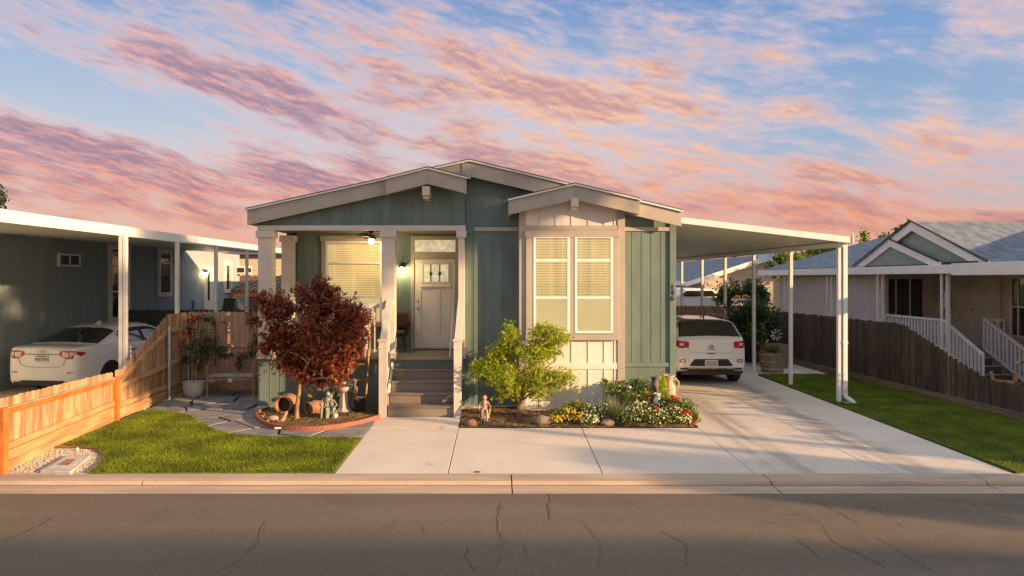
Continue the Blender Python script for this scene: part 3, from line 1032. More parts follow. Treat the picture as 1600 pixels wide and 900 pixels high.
# bay windows
zs = lambda y: H - (y - CY) * BY / F
for (xa, xb) in ((833.5, 889), (897.5, 956)):
    X0, X1 = at(xa, 0, BY).x + .04, at(xb, 0, BY).x - .04
    z0 = zs(520) + .04
    z1 = zs(369) - .04
    r1, r2 = zs(407) - z0, zs(465) - z0
    window(house, wallM(X0, BY - .062, z0), X1 - X0, z1 - z0, rails=(r1, r2), blinds=((r2 + .02, r1 - .02), (r1 + .02, z1 - z0)), shades=((0, r2 - .02),))
mb = MB()
xa, xb = at(820, 0, BY).x, at(967, 0, BY).x
w1, w2, w3, w4 = at(833.5, 0, BY).x - .006, at(889, 0, BY).x + .006, at(897.5, 0, BY).x - .006, at(956, 0, BY).x + .006
mb.box(xa, xb, BY - .085, BY - .003, zs(371), zs(360))
mb.box(xa + .02, w1, BY - .072, BY - .003, zs(521.5), zs(371) - .001)
mb.box(w2, w3, BY - .072, BY - .003, zs(521.5), zs(371) - .001)
mb.box(w4, xb - .03, BY - .072, BY - .003, zs(521.5), zs(371) - .001)
mb.box(xa + .01, xb - .015, BY - .085, BY - .003, zs(531), zs(521.5) - .001)
mb.build('window_casing', M['trim'], house, bevel=.004)

# porch window
PY = 15.2
z2 = lambda y: H - (y - CY) * PY / F
X0, X1 = at(513, 0, PY).x, at(594, 0, PY).x
zb, zt = 1.62, z2(380)
r1, r2 = z2(411) - zb, z2(464) - zb
window(house, wallM(X0, PY - .062, zb), X1 - X0, zt - zb, rails=(r1, r2), blinds=((r1 + .02, zt - zb), (r2 + .02, r1 - .02)), shades=((0, r2 - .02),), trim='trim', tw=.09)

# front door with transom
fx0, fx1 = at(642.5, 0, PY).x, at(717, 0, PY).x
mb = MB()
mb.box(fx0, fx0 + .075, PY - .05, PY - .002, .985, z2(369)); mb.box(fx1 - .075, fx1, PY - .05, PY - .002, .985, z2(369))
mb.box(fx0 + .075, fx1 - .075, PY - .05, PY - .002, z2(375), z2(369)); mb.box(fx0 + .075, fx1 - .075, PY - .05, PY - .002, z2(404.5), z2(394))
df = mb.build('door_frame', M['trim'], house, bevel=.004)
mb = MB(); mb.box(fx0 + .078, fx1 - .078, PY - .03, PY - .012, z2(394) + .002, z2(375) - .002)
tg = mb.build('transom_pane', M['glassfrost'], df)
dx0, dx1 = fx0 + .08, fx1 - .08
mb = MB()
dz0, dz1 = 1.0, z2(404.5) - .006
mb.box(dx0, dx1, PY - .035, PY - .004, dz0, dz1)
lx0, lx1, lz0, lz1 = at(662, 0, PY).x, at(700, 0, PY).x, z2(440), z2(413.5)
mb.box(lx0 - .045, lx1 + .045, PY - .048, PY - .034, lz1, lz1 + .035); mb.box(lx0 - .045, lx1 + .045, PY - .048, PY - .034, lz0 - .035, lz0)
mb.box(lx0 - .045, lx0, PY - .048, PY - .034, lz0, lz1); mb.box(lx1, lx1 + .045, PY - .048, PY - .034, lz0, lz1)
mb.box(lx0 - .07, lx1 + .07, PY - .075, PY - .034, lz0 - .125, lz0 - .085)
for k in range(5):
    xx = lx0 + (lx1 - lx0) * k / 4
    mb.box(xx - .02, xx + .02, PY - .066, PY - .034, lz0 - .15, lz0 - .126)
# raised stiles around two tall panels and a bottom rail
for (a, b) in ((dx0 + .01, dx0 + .15), (at(679, 0, PY).x - .005, at(688, 0, PY).x + .005), (dx1 - .15, dx1 - .01)):
    mb.box(a, b, PY - .045, PY - .034, dz0 + .33, lz0 - .17)
mb.box(dx0 + .01, dx1 - .01, PY - .045, PY - .034, dz0 + .03, dz0 + .328)
mb.box(dx0 + .01, dx1 - .01, PY - .045, PY - .034, lz1 + .04, dz1 - .01)
door = mb.build('door', M['door'], house, bevel=.004)
mb = MB(); mb.box(lx0 + .001, lx1 - .001, PY - .040, PY - .036, lz0 + .001, lz1 - .001)
mb.build('door_pane', M['glassfrost'], door)
mb = MB()
for f in (.30, .66):
    xx = lx0 + (lx1 - lx0) * f
    mb.box(xx - .012, xx + .014, PY - .043, PY - .0405, lz0, lz1)
    mb.lathe([(.045, 0), (.03, .006)], (xx, PY - .041, (lz0 + lz1) / 2 - .01), 6, (0, -1, 0))
mb.build('leaded_glass', M['leadglass'], door)
for zz, rad in ((z2(470.5), .028), (z2(481), .034)):
    mb = MB(); mb.lathe([(rad, 0), (rad, .012), (rad * .5, .02), (rad * .5, .04), (rad * .9, .05), (rad * .8, .075), (.0, .08)], (dx0 + .07, PY - .035, zz), 14, (0, -1, 0))
    mb.build('handle' if rad > .03 else 'deadbolt', M['metal'], door, smooth=40)
mb = MB(); mb.box(dx0 - .03, dx1 + .03, PY - .12, PY - .002, .981, .998)
mb.build('threshold', M['black'], house)

# columns
def column(xa, xb, yf, yd, ztop=3.505, zb=.98, cap=True):
    mb = MB()
    mb.box(xa, xb, yf, yf + yd, zb, ztop)
    mb.box(xa - .035, xb + .035, yf - .035, yf + yd + .02, ztop - .14, ztop - .002)
    mb.box(xa - .02, xb + .02, yf - .02, yf + yd + .01, zb, zb + .12)
    return mb.build('column', M['column'], house, bevel=.006)
column(-4.62, -4.35, 13.43, .26, 3.502, .98)
column(at(596.5, 0, 13.45).x, at(617, 0, 13.45).x, 13.43, .24)
column(at(716, 0, 13.45).x, -.555, 13.43, .18)
column(-4.64, -4.38, 14.98, .2)
# porch guard rail between the left columns and along the side
mb = MB()
mb.box(-4.34, -2.25, 13.47, 13.56, 1.98, 2.06); mb.box(-4.34, -2.25, 13.48, 13.55, 1.08, 1.15)
x = -4.25
while x < -2.3:
    mb.box(x - .02, x + .02, 13.495, 13.535, 1.15, 1.98); x += .12
mb.box(-2.62, -2.42, 13.45, 13.56, .98, 2.06)
for yv in (13.75, 14.95):
    pass
mb.box(-4.57, -4.49, 13.7, 14.97, 1.98, 2.06); mb.box(-4.56, -4.50, 13.7, 14.97, 1.08, 1.15)
y = 13.8
while y < 14.95:
    mb.box(-4.55, -4.51, y - .02, y + .02, 1.15, 1.98); y += .12
mb.build('porch_railing', M['column'], house, bevel=.004)

# front steps: boards, closed risers, newels and sloping rails
sx0, sx1 = -1.95, -.72
levels = [(.785, 13.46, 13.2), (.59, 13.2, 12.93), (.395, 12.93, 12.68), (.20, 12.68, 12.62)]
mb = MB()
yb = 13.50
for i, z in enumerate((.785, .59, .395, .20)):
    y0 = 13.33 - i * .235
    mb.box(sx0, sx1, y0 - .03, y0 + .105, z - .03, z)
    mb.box(sx0, sx1, y0 + .112, y0 + .235, z - .03, z)
    mb.box(sx0 + .005, sx1 - .005, y0 - .002, y0 + .02, z - .195, z - .031)
mb.box(sx0, sx1, 13.42, 13.455, .95, .98)
steps = mb.build('front_steps', M['deck'], house, bevel=.005)
mb = MB()
for x in (sx0 - .05, sx1 + .01):
    mb = MB()
    mb.extr([(12.63, 0.0), (13.49, 0.0), (13.49, .94), (13.35, .76), (12.63, .17)], x, x + .04, 'yz')
    mb.build('stringer', M['white'], steps)
def rail(x, xt):
    mb = MB()
    zn = 1.40
    mb.box(x, x + .14, 12.56, 12.69, 0.0, zn)
    mb.box(x - .02, x + .16, 12.54, 12.71, zn, zn + .035)
    mb.box(x - .01, x + .15, 12.55, 12.70, zn - .13, zn - .10)
    mb.bar((x + .07, 12.62, zn - .04), (xt, 13.44, 2.12), .13, .05)
    mb.bar((x + .07, 12.64, .33), (xt, 13.44, 1.07), .07, .06)
    for k in range(6):
        f = (k + .8) / 7
        xx = x + .07 + (xt - x - .07) * f; yv = 12.66 + (13.44 - 12.66) * f
        mb.box(xx - .018, xx + .018, yv - .018, yv + .018, .35 + .74 * f, 1.36 + .74 * f)
    return mb.build('handrail', M['column'], steps, bevel=.004)
rail(-2.10, -2.03); rail(-.72, -.62)

# house number on the corner board
def text_mesh(name, s, size, m, parent, Mx, ext=.003):
    cu = bpy.data.curves.new('txt', 'FONT')
    cu.body = s; cu.size = size; cu.extrude = ext; cu.align_x = 'CENTER'; cu.align_y = 'CENTER'; cu.offset = size * .004
    ob = bpy.data.objects.new('txt', cu)
    col.objects.link(ob)
    dg = bpy.context.evaluated_depsgraph_get()
    me = bpy.data.meshes.new_from_object(ob.evaluated_get(dg))
    bpy.data.objects.remove(ob)
    me.transform(Mx)
    if parent is not None: me.transform(WM[parent.name].inverted())
    me.materials.clear(); me.materials.append(m)
    o = bpy.data.objects.new(name, me)
    col.objects.link(o)
    if parent is not None: o.parent = parent
    return o
RX = Matrix.Rotation(R(90), 4, 'X')
for i, ch in enumerate('146'):
    p = at(1051, 449 + i * 8.6, 13.55)
    text_mesh('house_number', ch, .145, M['blackmetal'], house, Matrix.Translation(p) @ RX, .003)

# ------------------------------------------------------------------ carport beside the house
cp = thing('carport', 'white aluminium carport roof on slim posts attached to the right of the teal home', 'carport', (7.1, 14.0, 0))
mb = MB()
zc = lambda x: 3.77 - .117 * (x - 3.7)
y = 13.90
mb.extr([(3.72, zc(3.72)), (7.20, zc(7.20)), (7.20, zc(7.2) - .05), (3.72, zc(3.72) - .05)], 13.86, 27.2)
x = 3.9
while x < 7.1:
    mb.box(x - .012, x + .012, 13.9, 27.1, zc(x) - .054, zc(x) - .045); x += .3
mb.build('carport_roof', M['soffit'], cp)
mb = MB()
mb.extr([(3.70, zc(3.7) + .04), (7.27, zc(7.27) + .04), (7.27, zc(7.27) - .085), (3.70, zc(3.7) - .085)], 13.79, 13.855)
mb.box(7.205, 7.27, 13.86, 27.2, 3.26, 3.39)
mb.box(7.255, 7.275, 13.77, 13.83, 3.24, 3.46)
mb.build('carport_gutter', M['whitemetal'], cp, bevel=.006)
mb = MB(); mb.box(7.06, 7.16, 13.9, 27.1, 3.20, 3.30)
mb.build('carport_beam', M['whitemetal'], cp, bevel=.006)
for Y in (14.03, 16.3, 18.6, 20.9, 23.2, 25.7):
    mb = MB()
    mb.box(7.065, 7.155, Y - .02, Y + .02, -.05, 3.2)
    mb.box(7.075, 7.145, Y - .045, Y - .021, -.05, 3.2)
    mb.box(7.04, 7.18, Y - .06, Y + .05, -.05, .012)
    mb.build('post', M['whitemetal'], cp, bevel=.004)
mb = MB()
mb.bar((7.215, 14.0, 3.28), (7.215, 14.0, .16), .085, .07, (0, 1, 0))
mb.tube([(7.215, 14.0, .19), (7.23, 13.98, .13), (7.28, 13.93, .09), (7.33, 13.88, .04), (7.34, 13.87, -.01)], .045, 10)
mb.box(7.165, 7.265, 13.96, 14.05, 1.22, 1.27)
mb.build('downspout', M['whitemetal'], cp, smooth=40)

# ------------------------------------------------------------------ left neighbour
nl = thing('manufactured_home', 'blue-grey home on the left behind the sedan, in the shade of its carport', 'house', (-11.2, 18, 0))
mb = MB()
WX = -11.2
mb.box(WX - 7.5, WX, 8.2, 30.2, 0, 3.6)
k = 8.4
while k < 30:
    mb.box(WX - .002, WX + .006, k, k + .014, .3, 3.6); k += .2
mb.build('wall', M['wallgrey'], nl)
mb = MB()
mb.extr([(-10.85, 3.62), (-15, 4.70), (-19.2, 3.62), (-19.2, 3.55), (-15, 4.62), (-10.85, 3.55)], 7.8, 24.6)
mb.build('roof', M['shingle_tan'], nl)
def MX_pos(x, y, z):     # wall facing +x: local x runs towards +Y, local y (into the wall) towards -x
    return Matrix.Translation((x, y, z)) @ Matrix.Rotation(R(90), 4, 'Z')
def MX_neg(x, y, z):     # wall facing -x: local x runs towards -Y
    return Matrix.Translation((x, y, z)) @ Matrix.Rotation(R(-90), 4, 'Z')
def yat(px, x): return x * F / (px - CX)
def zat(py, Y): return H - (py - CY) * Y / F
M['curt'] = mat('window_backing', (.06, .075, .07), .8, .2, 3, 0)
ya, yb_ = yat(88, WX), yat(122, WX)
window(nl, MX_pos(WX + .06, ya + .05, 2.92), yb_ - ya - .1, .24, mull=(.42,), glass='glassdark', trim=None, fr=.05)
ya, yb_ = yat(167, WX), yat(200, WX)
window(nl, MX_pos(WX + .06, ya + .16, 1.42), yb_ - ya - .25, 2.0, rails=(.75, 1.5), glass='glassdark', trim='cream', tw=.1)
ya, yb_ = yat(244, WX), yat(265, WX)
window(nl, MX_pos(WX + .06, ya + .16, 2.08), yb_ - ya - .25, 1.38, rails=(1.0,), glass='glassdark', trim='cream', tw=.1)
ya, yb_ = yat(349, WX), yat(361, WX)
window(nl, MX_pos(WX + .06, ya + .15, 2.1), yb_ - ya - .3, 1.0, mull=(.4,), glass='glassdark', trim='cream', tw=.1)
mb = MB(); ya, yb_ = yat(317.5, WX), yat(332, WX)
mb.box(WX, WX + .05, ya, yb_, .8, 3.05)
d = mb.build('door', M['cream'], nl)
mb = MB(); mb.box(WX + .052, WX + .06, ya + .3, yb_ - .4, 1.7, 2.8); mb.build('door_pane', M['glassdark'], d)
mb = MB(); ya = yat(370, WX); mb.box(WX, WX + .35, ya, ya + .9, 2.75, 3.1)
ac = mb.build('air_conditioner', M['cream'], nl, bevel=.01)
mb = MB(); mb.box(WX + .02, WX + .33, ya - .012, ya - .001, 2.82, 3.02); mb.box(WX + .352, WX + .358, ya + .1, ya + .8, 2.82, 3.02); mb.build('grille', M['black'], ac)
mb = MB(); ya = yat(300, WX); mb.box(WX, WX + .09, ya, ya + .55, 1.15, 1.75); mb.build('meter_panel', M['wallgrey'], nl, bevel=.01)
# glowing porch lamp
lp = thing('wall_lamp', 'small glowing wall lamp beside the door of the blue-grey home', 'lamp', (WX, yat(316, WX), 2.9))
p = Vector((WX + .16, yat(316, WX), zat(428, yat(316, WX))))
mb = MB(); mb.bar((WX, p.y, p.z + .16), (WX + .16, p.y, p.z + .16), .04, .04); mb.lathe([(.09, 0), (.05, .12), (.02, .14)], (p.x, p.y, p.z + .04), 12); mb.build('lamp_arm', M['blackmetal'], lp)
mb = MB(); mb.ball(p, .055); mb.build('bulb', M['bulb'], lp)
ld = bpy.data.lights.new('lamp_light', 'POINT'); ld.energy = 2; ld.color = (1, .6, .25); ld.shadow_soft_size = .05
lo = bpy.data.objects.new('lamp_light', ld); col.objects.link(lo); lo.parent = lp; lo.location = (.32, -.1, 0)

cl = thing('carport', 'long white carport roof over the sedan on the left', 'carport', (-7.1, 13.0, 0))
mb = MB(); mb.extr([(-7.135, 3.52), (WX + .02, 3.62), (WX + .02, 3.57), (-7.135, 3.47)], 7.6, 24.8)
mb.build('carport_roof', M['soffit'], cl)
mb = MB(); mb.box(-7.13, -7.06, 7.55, 24.8, 3.37, 3.56); mb.box(WX, -7.14, 7.5, 7.595, 3.42, 3.64)
mb.build('carport_gutter', M['whitemetal'], cl, bevel=.006, split=True)
for Y in (13.05, 15.35, 17.5, 19.7, 21.9, 24.1):
    mb = MB(); mb.box(-7.13, -7.06, Y - .045, Y + .045, 0, 3.39)
    mb.build('post', M['whitemetal'], cl, bevel=.004)
mb = MB(); mb.box(-7.05, -6.98, 13.0, 13.08, .3, 3.42); mb.build('downspout', M['whitemetal'], cl, bevel=.01)

# things beyond the left back fence
sh = thing('playhouse', 'olive roofed A-frame playhouse behind the back fence', 'playhouse', at(361, 500, 24) * 1.0)
b0 = at(361, 500, 24)
mb = MB(); mb.extr([(b0.x - .30, .95), (b0.x + .32, .95), (b0.x + .32, 1.45), (b0.x, 1.90), (b0.x - .30, 1.45)], 24, 24.5); mb.build('wall', M['wallbeige'], sh)
mb = MB()
ap = at(357, 466, 24); 
mb.add([at(350, 466, 24.0), at(369, 466, 24.0), at(365, 484, 23.6), at(347, 484, 23.6), at(350, 466, 24.05), at(369, 466, 24.05), at(365, 484.5, 23.66), at(347, 484.5, 23.66)],
       [(0, 1, 2, 3), (7, 6, 5, 4), (0, 4, 5, 1), (1, 5, 6, 2), (2, 6, 7, 3), (3, 7, 4, 0)])
mb.add([at(369, 466, 24.0), at(376, 484, 24.4), at(375, 485, 24.45), at(368, 467, 24.1)], [(0, 1, 2, 3)])
mb.build('roof', M['olive'], sh)
dk = thing('deck', 'grey board deck below the playhouse', 'deck', (-9.5, 24, 0))
mb = MB(); mb.box(-11.1, -7.4, 23.2, 25.6, .80, .95); mb.build('floor_boards', M['greyboard'], dk)
mb = MB(); 
for x in (-11.0, -9.3, -7.5): mb.box(x, x + .1, 23.3, 23.4, 0, .8)
mb.build('support', M['greyboard'], dk, split=True)
ch = thing('garden_chair', 'white patio chair beside the olive playhouse', 'chair', (-8.9, 24.9, .95))
c0 = at(371, 470, 25)
mb = MB()
mb.box(c0.x - .25, c0.x + .25, 24.8, 25.3, 1.35, 1.40); mb.build('seat', M['white'], ch, bevel=.01)
mb = MB(); mb.box(c0.x - .25, c0.x + .25, 25.25, 25.29, 1.40, 1.95); mb.build('backrest', M['white'], ch, bevel=.01)
for a in (-.23, .2):
    for b in (24.82, 25.25):
        mb = MB(); mb.box(c0.x + a, c0.x + a + .03, b, b + .03, .95, 1.35); mb.build('leg', M['white'], ch)
gf = thing('board_fence', 'dark charcoal fence seen over the cedar back fence', 'fence', (-8.5, 20.5, 0))
mb = MB(); x = -11.0
rr = random.Random(2)
while x < -4.9:
    z = 1.62 + rr.uniform(-.01, .01)
    mb.extr([(x, 0), (x + .14, 0), (x + .14, z - .03), (x + .11, z), (x + .03, z), (x, z - .03)], 20.5, 20.52); x += .146
mb.build('pickets', M['greyboard'], gf)
mb = MB(); mb.box(-11, -4.9, 20.522, 20.56, 1.3, 1.38); mb.build('fence_rail', M['greyboard'], gf)
bh = thing('neighbour_house', 'beige house far back between the porch columns', 'house', (-8, 33, 0))
mb = MB(); mb.box(-13, -4.0, 33, 40, 0, 3.72); mb.box(-13, -4.0, 32.97, 32.998, 2.95, 3.0); mb.build('wall', M['wallbeige'], bh)
mb = MB(); mb.extr([(32.6, 3.7), (40.4, 3.7), (36.5, 4.1)], -13.3, -3.8, 'yz'); mb.build('roof', M['shingle'], bh)
pr = thing('patio_cover', 'brown ribbed metal patio roof below the far beige house', 'patio cover', (-9, 29, 0))
mb = MB(); mb.add([(-13, 29, 2.05), (-5.5, 29, 2.05), (-5.5, 32.9, 2.68), (-13, 32.9, 2.68), (-13, 29, 2.0), (-5.5, 29, 2.0), (-5.5, 32.9, 2.63), (-13, 32.9, 2.63)],
                  [(0, 1, 2, 3), (7, 6, 5, 4), (0, 4, 5, 1), (1, 5, 6, 2), (2, 6, 7, 3), (3, 7, 4, 0)])
x = -12.9
while x < -5.5:
    mb.bar((x, 29, 2.07), (x, 32.9, 2.70), .05, .05); x += .3
mb.build('metal_roof', M['metalroof'], pr)
mb = MB(); mb.box(-13, -5.5, 29.02, 29.1, 1.78, 1.99); mb.build('beam', M['woodstain'], pr)
for x in (-12.8, -9.5, -5.8):
    mb = MB(); mb.box(x, x + .1, 29.1, 29.2, 0, 1.99); mb.build('post', M['woodstain'], pr)

# ------------------------------------------------------------------ fences
def picket_run(P0, P1, ztop, w=.1345, gap=.0082, th=.018, zb=.05, seed=1, jit=.006, side=0):
    """dog-eared boards from P0 to P1; ztop(f) gives the height at distance fraction f"""
    rr = random.Random(seed)
    P0, P1 = Vector(P0), Vector(P1)
    L = (P1 - P0).length
    d = (P1 - P0) / L
    nrm = Vector((-d.y, d.x))
    mb = MB()
    s = 0
    while s + w <= L + .01:
        z = ztop((s + w / 2) / L) + rr.uniform(-jit, jit)
        off = rr.uniform(-.003, .003)
        prof = [(s, zb), (s + w, zb), (s + w, z - .032), (s + w - .012, z - .012), (s + w - .032, z), (s + .032, z), (s + .012, z - .012), (s, z - .032)]
        vs = []
        for q in (off, off + th):
            for (a, zz) in prof:
                p = P0 + d * a + nrm * q
                vs.append((p.x, p.y, zz))
        n = len(prof)
        mb.add(vs, [tuple(range(n)), tuple(range(n, 2 * n))[::-1]] + [(i, i + n, (i + 1) % n + n, (i + 1) % n) for i in range(n)])
        s += w + gap
    return mb

xf = lambda Y: -6.47 - .1 * (Y - 8.95) if Y < 12.27 else -6.802 - .05 * (Y - 12.27)
def lerp(a, b, f): return a + (b - a) * max(0, min(1, f))
fl = thing('picket_fence', 'low sunlit cedar picket fence with orange stained rail and posts', 'fence', (xf(10.5), 10.5, 0))
mb = picket_run((xf(8.95), 8.95), (xf(12.3), 12.3), lambda f: lerp(.985, .885, f), seed=4, zb=.22)
mb.build('pickets', M['woodnew'], fl, bevel=.002)
def lrail(a, b, za, zb2, w, h, off, m, name, par):
    mb = MB(); mb.bar((xf(a) + off, a, za), (xf(b) + off, b, zb2), w, h); return mb.build(name, M[m], par, bevel=.004)
lrail(8.95, 12.2, .80, .73, .04, .085, .025, 'woodstain', 'fence_rail', fl)
lrail(8.95, 12.2, .849, .779, .075, .012, .03, 'benchseat', 'rail_cap', fl)
lrail(8.95, 12.2, .33, .33, .038, .085, .025, 'woodkick', 'fence_rail', fl)
lrail(8.95, 12.3, .20, .20, .035, .135, .012, 'woodkick', 'kickboard', fl)
lrail(8.95, 12.3, .06, .06, .035, .135, .018, 'woodkick', 'kickboard', fl)
for Y in (8.95, 12.24):
    mb = MB(); x = xf(Y) + .05; mb.box(x - .045, x + .045, Y - .045, Y + .045, -.05, .86 if Y < 10 else .80); mb.build('fence_post', M['woodstain'], fl, bevel=.005)
f2 = thing('board_fence', 'cedar side fence rising in a ramp from the low pickets to the back corner', 'fence', (xf(13.5), 13.5, 0))
mb = picket_run((xf(12.33), 12.33), (xf(15.6), 15.6), lambda f: lerp(.90, 1.79, (f * 3.27 - .25) / 1.95), seed=6, zb=.12)
mb.build('pickets', M['woodnew'], f2, bevel=.002)
lrail(12.33, 14.4, .66, 1.42, .04, .085, .025, 'woodkick', 'fence_rail', f2)
lrail(14.41, 15.5, 1.45, 1.45, .04, .085, .025, 'woodkick', 'fence_rail', f2)
lrail(12.33, 15.5, .60, .78, .04, .085, .025, 'woodkick', 'fence_rail', f2)
lrail(12.33, 15.5, .27, .27, .04, .085, .025, 'woodkick', 'fence_rail', f2)
lrail(12.33, 15.6, .10, .10, .035, .18, .012, 'woodkick', 'kickboard', f2)
mb = MB(); x = xf(14.4) + .08; mb.lathe([(.032, -.05), (.032, 1.52), (.01, 1.55)], (x, 14.4, 0), 12); mb.build('steel_post', M['galv'], f2, smooth=40)
f3 = thing('board_fence', 'tan cedar back fence behind the rose pot and bench', 'fence', (-5.6, 15.62, 0))
mb = picket_run((-6.96, 15.62), (-4.0, 15.62), lambda f: 1.80, seed=8, zb=.22)
mb.build('pickets', M['woodback'], f3, bevel=.002)
for z in (1.03, .30):
    mb = MB(); mb.box(-6.94, -4.0, 15.575, 15.612, z - .043, z + .043); mb.build('fence_rail', M['woodback'], f3, bevel=.004)
mb = MB(); mb.box(-6.94, -4.0, 15.59, 15.618, 0, .2); mb.build('kickboard', M['woodkick'], f3)

xr = lambda Y: 9.5 - .057 * (Y - 12.2)
fr_ = thing('board_fence', 'weathered dark brown board fence stepping down beside the right lawn', 'fence', (9.3, 15, 0))
def zr(f):
    Y = 9.0 + f * (22.2 - 9.0)
    return lerp(.64, 1.53, (Y - 13.0) / 2.5) + (.0 if Y > 13 else 0)
mb = picket_run((xr(9.0), 9.0), (xr(22.2), 22.2), zr, w=.128, gap=.009, seed=12, zb=.14, jit=.018)
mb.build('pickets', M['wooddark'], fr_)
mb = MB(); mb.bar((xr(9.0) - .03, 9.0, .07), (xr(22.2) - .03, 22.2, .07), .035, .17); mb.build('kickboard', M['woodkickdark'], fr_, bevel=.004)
for z0, z1 in ((.35, .35),):
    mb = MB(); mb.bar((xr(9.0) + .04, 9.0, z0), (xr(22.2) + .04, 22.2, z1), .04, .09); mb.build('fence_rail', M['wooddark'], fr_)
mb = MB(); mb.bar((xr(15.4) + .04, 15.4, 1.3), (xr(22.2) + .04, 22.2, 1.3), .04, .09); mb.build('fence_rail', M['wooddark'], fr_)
fb = thing('board_fence', 'golden brown board fence across the end of the driveway behind the hatchback', 'fence', (6, 22.4, 0))
mb = picket_run((3.4, 22.4), (8.95, 22.4), lambda f: 1.66, seed=14, zb=.1)
M['woodmid'] = mat('mid_brown_boards', (.30, .19, .11), .75, .25, 7, .35, 40, stretch=(3, 3, .45), board=(0, .14, .2))
mb.build('pickets', M['woodmid'], fb)
mb = MB(); mb.box(3.4, 8.95, 22.43, 22.47, 1.3, 1.38); mb.build('fence_rail', M['woodmid'], fb)

# ------------------------------------------------------------------ right neighbour
rh = thing('manufactured_home', 'grey roofed home on the right with a white gable and railed porch', 'house', (12, 18, 0))
mb = MB()
mb.box(11.06, 18.5, 19.5, 26.4, 0, 2.84)
k = 19.6
while k < 26.3:
    mb.box(11.052, 11.062, k, k + .018, .1, 2.8); k += .16
mb.build('wall', M['wallpink'], rh)
mb = MB(); mb.box(12.6, 18.5, 12.6, 19.498, 0, 2.84); mb.box(11.10, 12.6, 19.47, 19.497, .8, 2.8); mb.build('porch_wall', M['walltan'], rh)
# sliding window on the end wall, security door and window on the porch wall
window(rh, wallM(11.24, 19.41, 1.35), .98, 1.2, mull=(.22, .62), glass='glassdark', fr=.04, vin='walltan')
y0_, y1_ = 16.9, 17.9
mb = MB(); mb.box(12.55, 12.6, y0_, y1_, .82, 2.62); sd_ = mb.build('security_door', M['walltan'], rh)
mb = MB()
for k in range(6): mb.box(12.53, 12.548, y0_ + .08 + k * .16, y0_ + .09 + k * .16, .9, 2.55)
for z in (.9, 1.45, 2.0, 2.55): mb.box(12.53, 12.548, y0_ + .08, y1_ - .08, z, z + .012)
mb.build('door_bars', M['wallbeige'], sd_)
mb = MB(); mb.lathe([(.045, 0), (.045, .01), (.025, .02), (.03, .05), (0, .06)], (12.545, y1_ - .07, 1.75), 10, (-1, 0, 0)); mb.build('handle', M['gold'], sd_)
window(rh, MX_neg(12.54, 16.5, 1.2), 1.5, 1.35, rails=(.68,), mull=(.2,), glass='glassdark', trim='walltan', vin='wallbeige')
mb = MB(); mb.box(11.0, 12.6, 16.7, 19.49, .72, .8); mb.box(11.04, 12.6, 16.74, 19.47, 0, .72); mb.build('porch_floor', M['walltan'], rh)
# stairs towards the street
mb = MB()
for i in range(4):
    mb.box(11.06, 12.0, 16.7 - (i + 1) * .3, 16.7 - i * .3, 0, .64 - i * .16)
rs = mb.build('porch_steps', M['olive'], rh)
mb = MB()
for i in range(4):
    mb.box(11.05, 12.01, 16.7 - (i + 1) * .3 - .03, 16.7 - (i + 1) * .3 + .02, .645 - i * .16, .66 - i * .16)
mb.build('nosing', M['wallbeige'], rs)
def baluster_run(p0, p1, h, zoff=.0, name='railing', n=None):
    p0, p1 = Vector(p0), Vector(p1)
    mb = MB()
    up = Vector((0, 0, h))
    mb.bar(p0 + up, p1 + up, .07, .05)
    mb.bar(p0 + Vector((0, 0, .08)), p1 + Vector((0, 0, .08)), .05, .05)
    L = (p1 - p0).length
    n = n or int(L / .13)
    for i in range(n + 1):
        q = p0 + (p1 - p0) * (i / n)
        mb.box(q.x - .02, q.x + .02, q.y - .02, q.y + .02, q.z + .05, q.z + h)
    return mb.build(name, M['white'], rh)
baluster_run((11.02, 19.4, .8), (11.02, 16.75, .8), .74)
baluster_run((11.02, 16.7, .78), (11.02, 15.35, .08), .76)
baluster_run((12.02, 16.7, .78), (12.02, 15.2, .04), .80)
baluster_run((12.06, 16.75, .8), (12.56, 16.75, .8), .74)
mb = MB()
mb.box(10.55, 10.65, 15.6, 27.2, 2.67, 2.88); mb.build('gutter', M['white'], rh, bevel=.01)
mb = MB(); mb.box(10.45, 10.60, 12.0, 15.58, 2.63, 2.90); mb.build('gutter', M['white'], rh, bevel=.01)
mb = MB(); mb.box(10.66, 12.7, 12.0, 27.2, 2.845, 2.87); mb.build('porch_ceiling', M['walltan'], rh)
# roof
mb = MB()
ye0, ye1, rx, rz_ = 11.9, 27.0, 15.0, 4.20
mb.add([(10.64, ye0, 2.90), (10.64, ye1, 2.90), (rx, ye1 - 1.2, rz_), (rx, ye0, rz_), (19.4, ye0, 2.90), (19.4, ye1, 2.90)],
       [(0, 1, 2, 3), (3, 2, 5, 4), (1, 5, 2), (0, 3, 4), (0, 4, 5, 1)])
mb.build('roof', M['shingle_grey'], rh)
gx, gy0, gy1, gya, gza = 10.72, 20.0, 14.8, 17.4, 3.97
mb = MB()
mb.add([(gx - .1, gy0 + .1, 2.90), (gx - .1, gya, gza + .04), (15.0, gya, gza + .04), (gx - .1, gy1 - .1, 2.90), (11.1, gy0 + .1, 2.90), (11.1, gy1 - .1, 2.90)],
       [(0, 1, 2, 4), (3, 5, 2, 1)])
mb.build('gable_roof', M['shingle_grey'], rh)
mb = MB(); mb.extr([(gy0, 2.9), (gy1, 2.9), (gya, gza)], gx + .05, gx + .09, 'yz'); mb.build('gable_wall', M['gablegreen'], rh)
def barge(ya, za, yb, zb, x, w=.17, th=.05):
    mb = MB()
    mb.extr([(ya, za), (yb, zb), (yb, zb - w), (ya, za - w)], x, x + th, 'yz')
    return mb
mb = barge(gy0 + .12, 2.92, gya, gza + .03, gx - .06, .22); mb.build('barge_board', M['white'], rh)
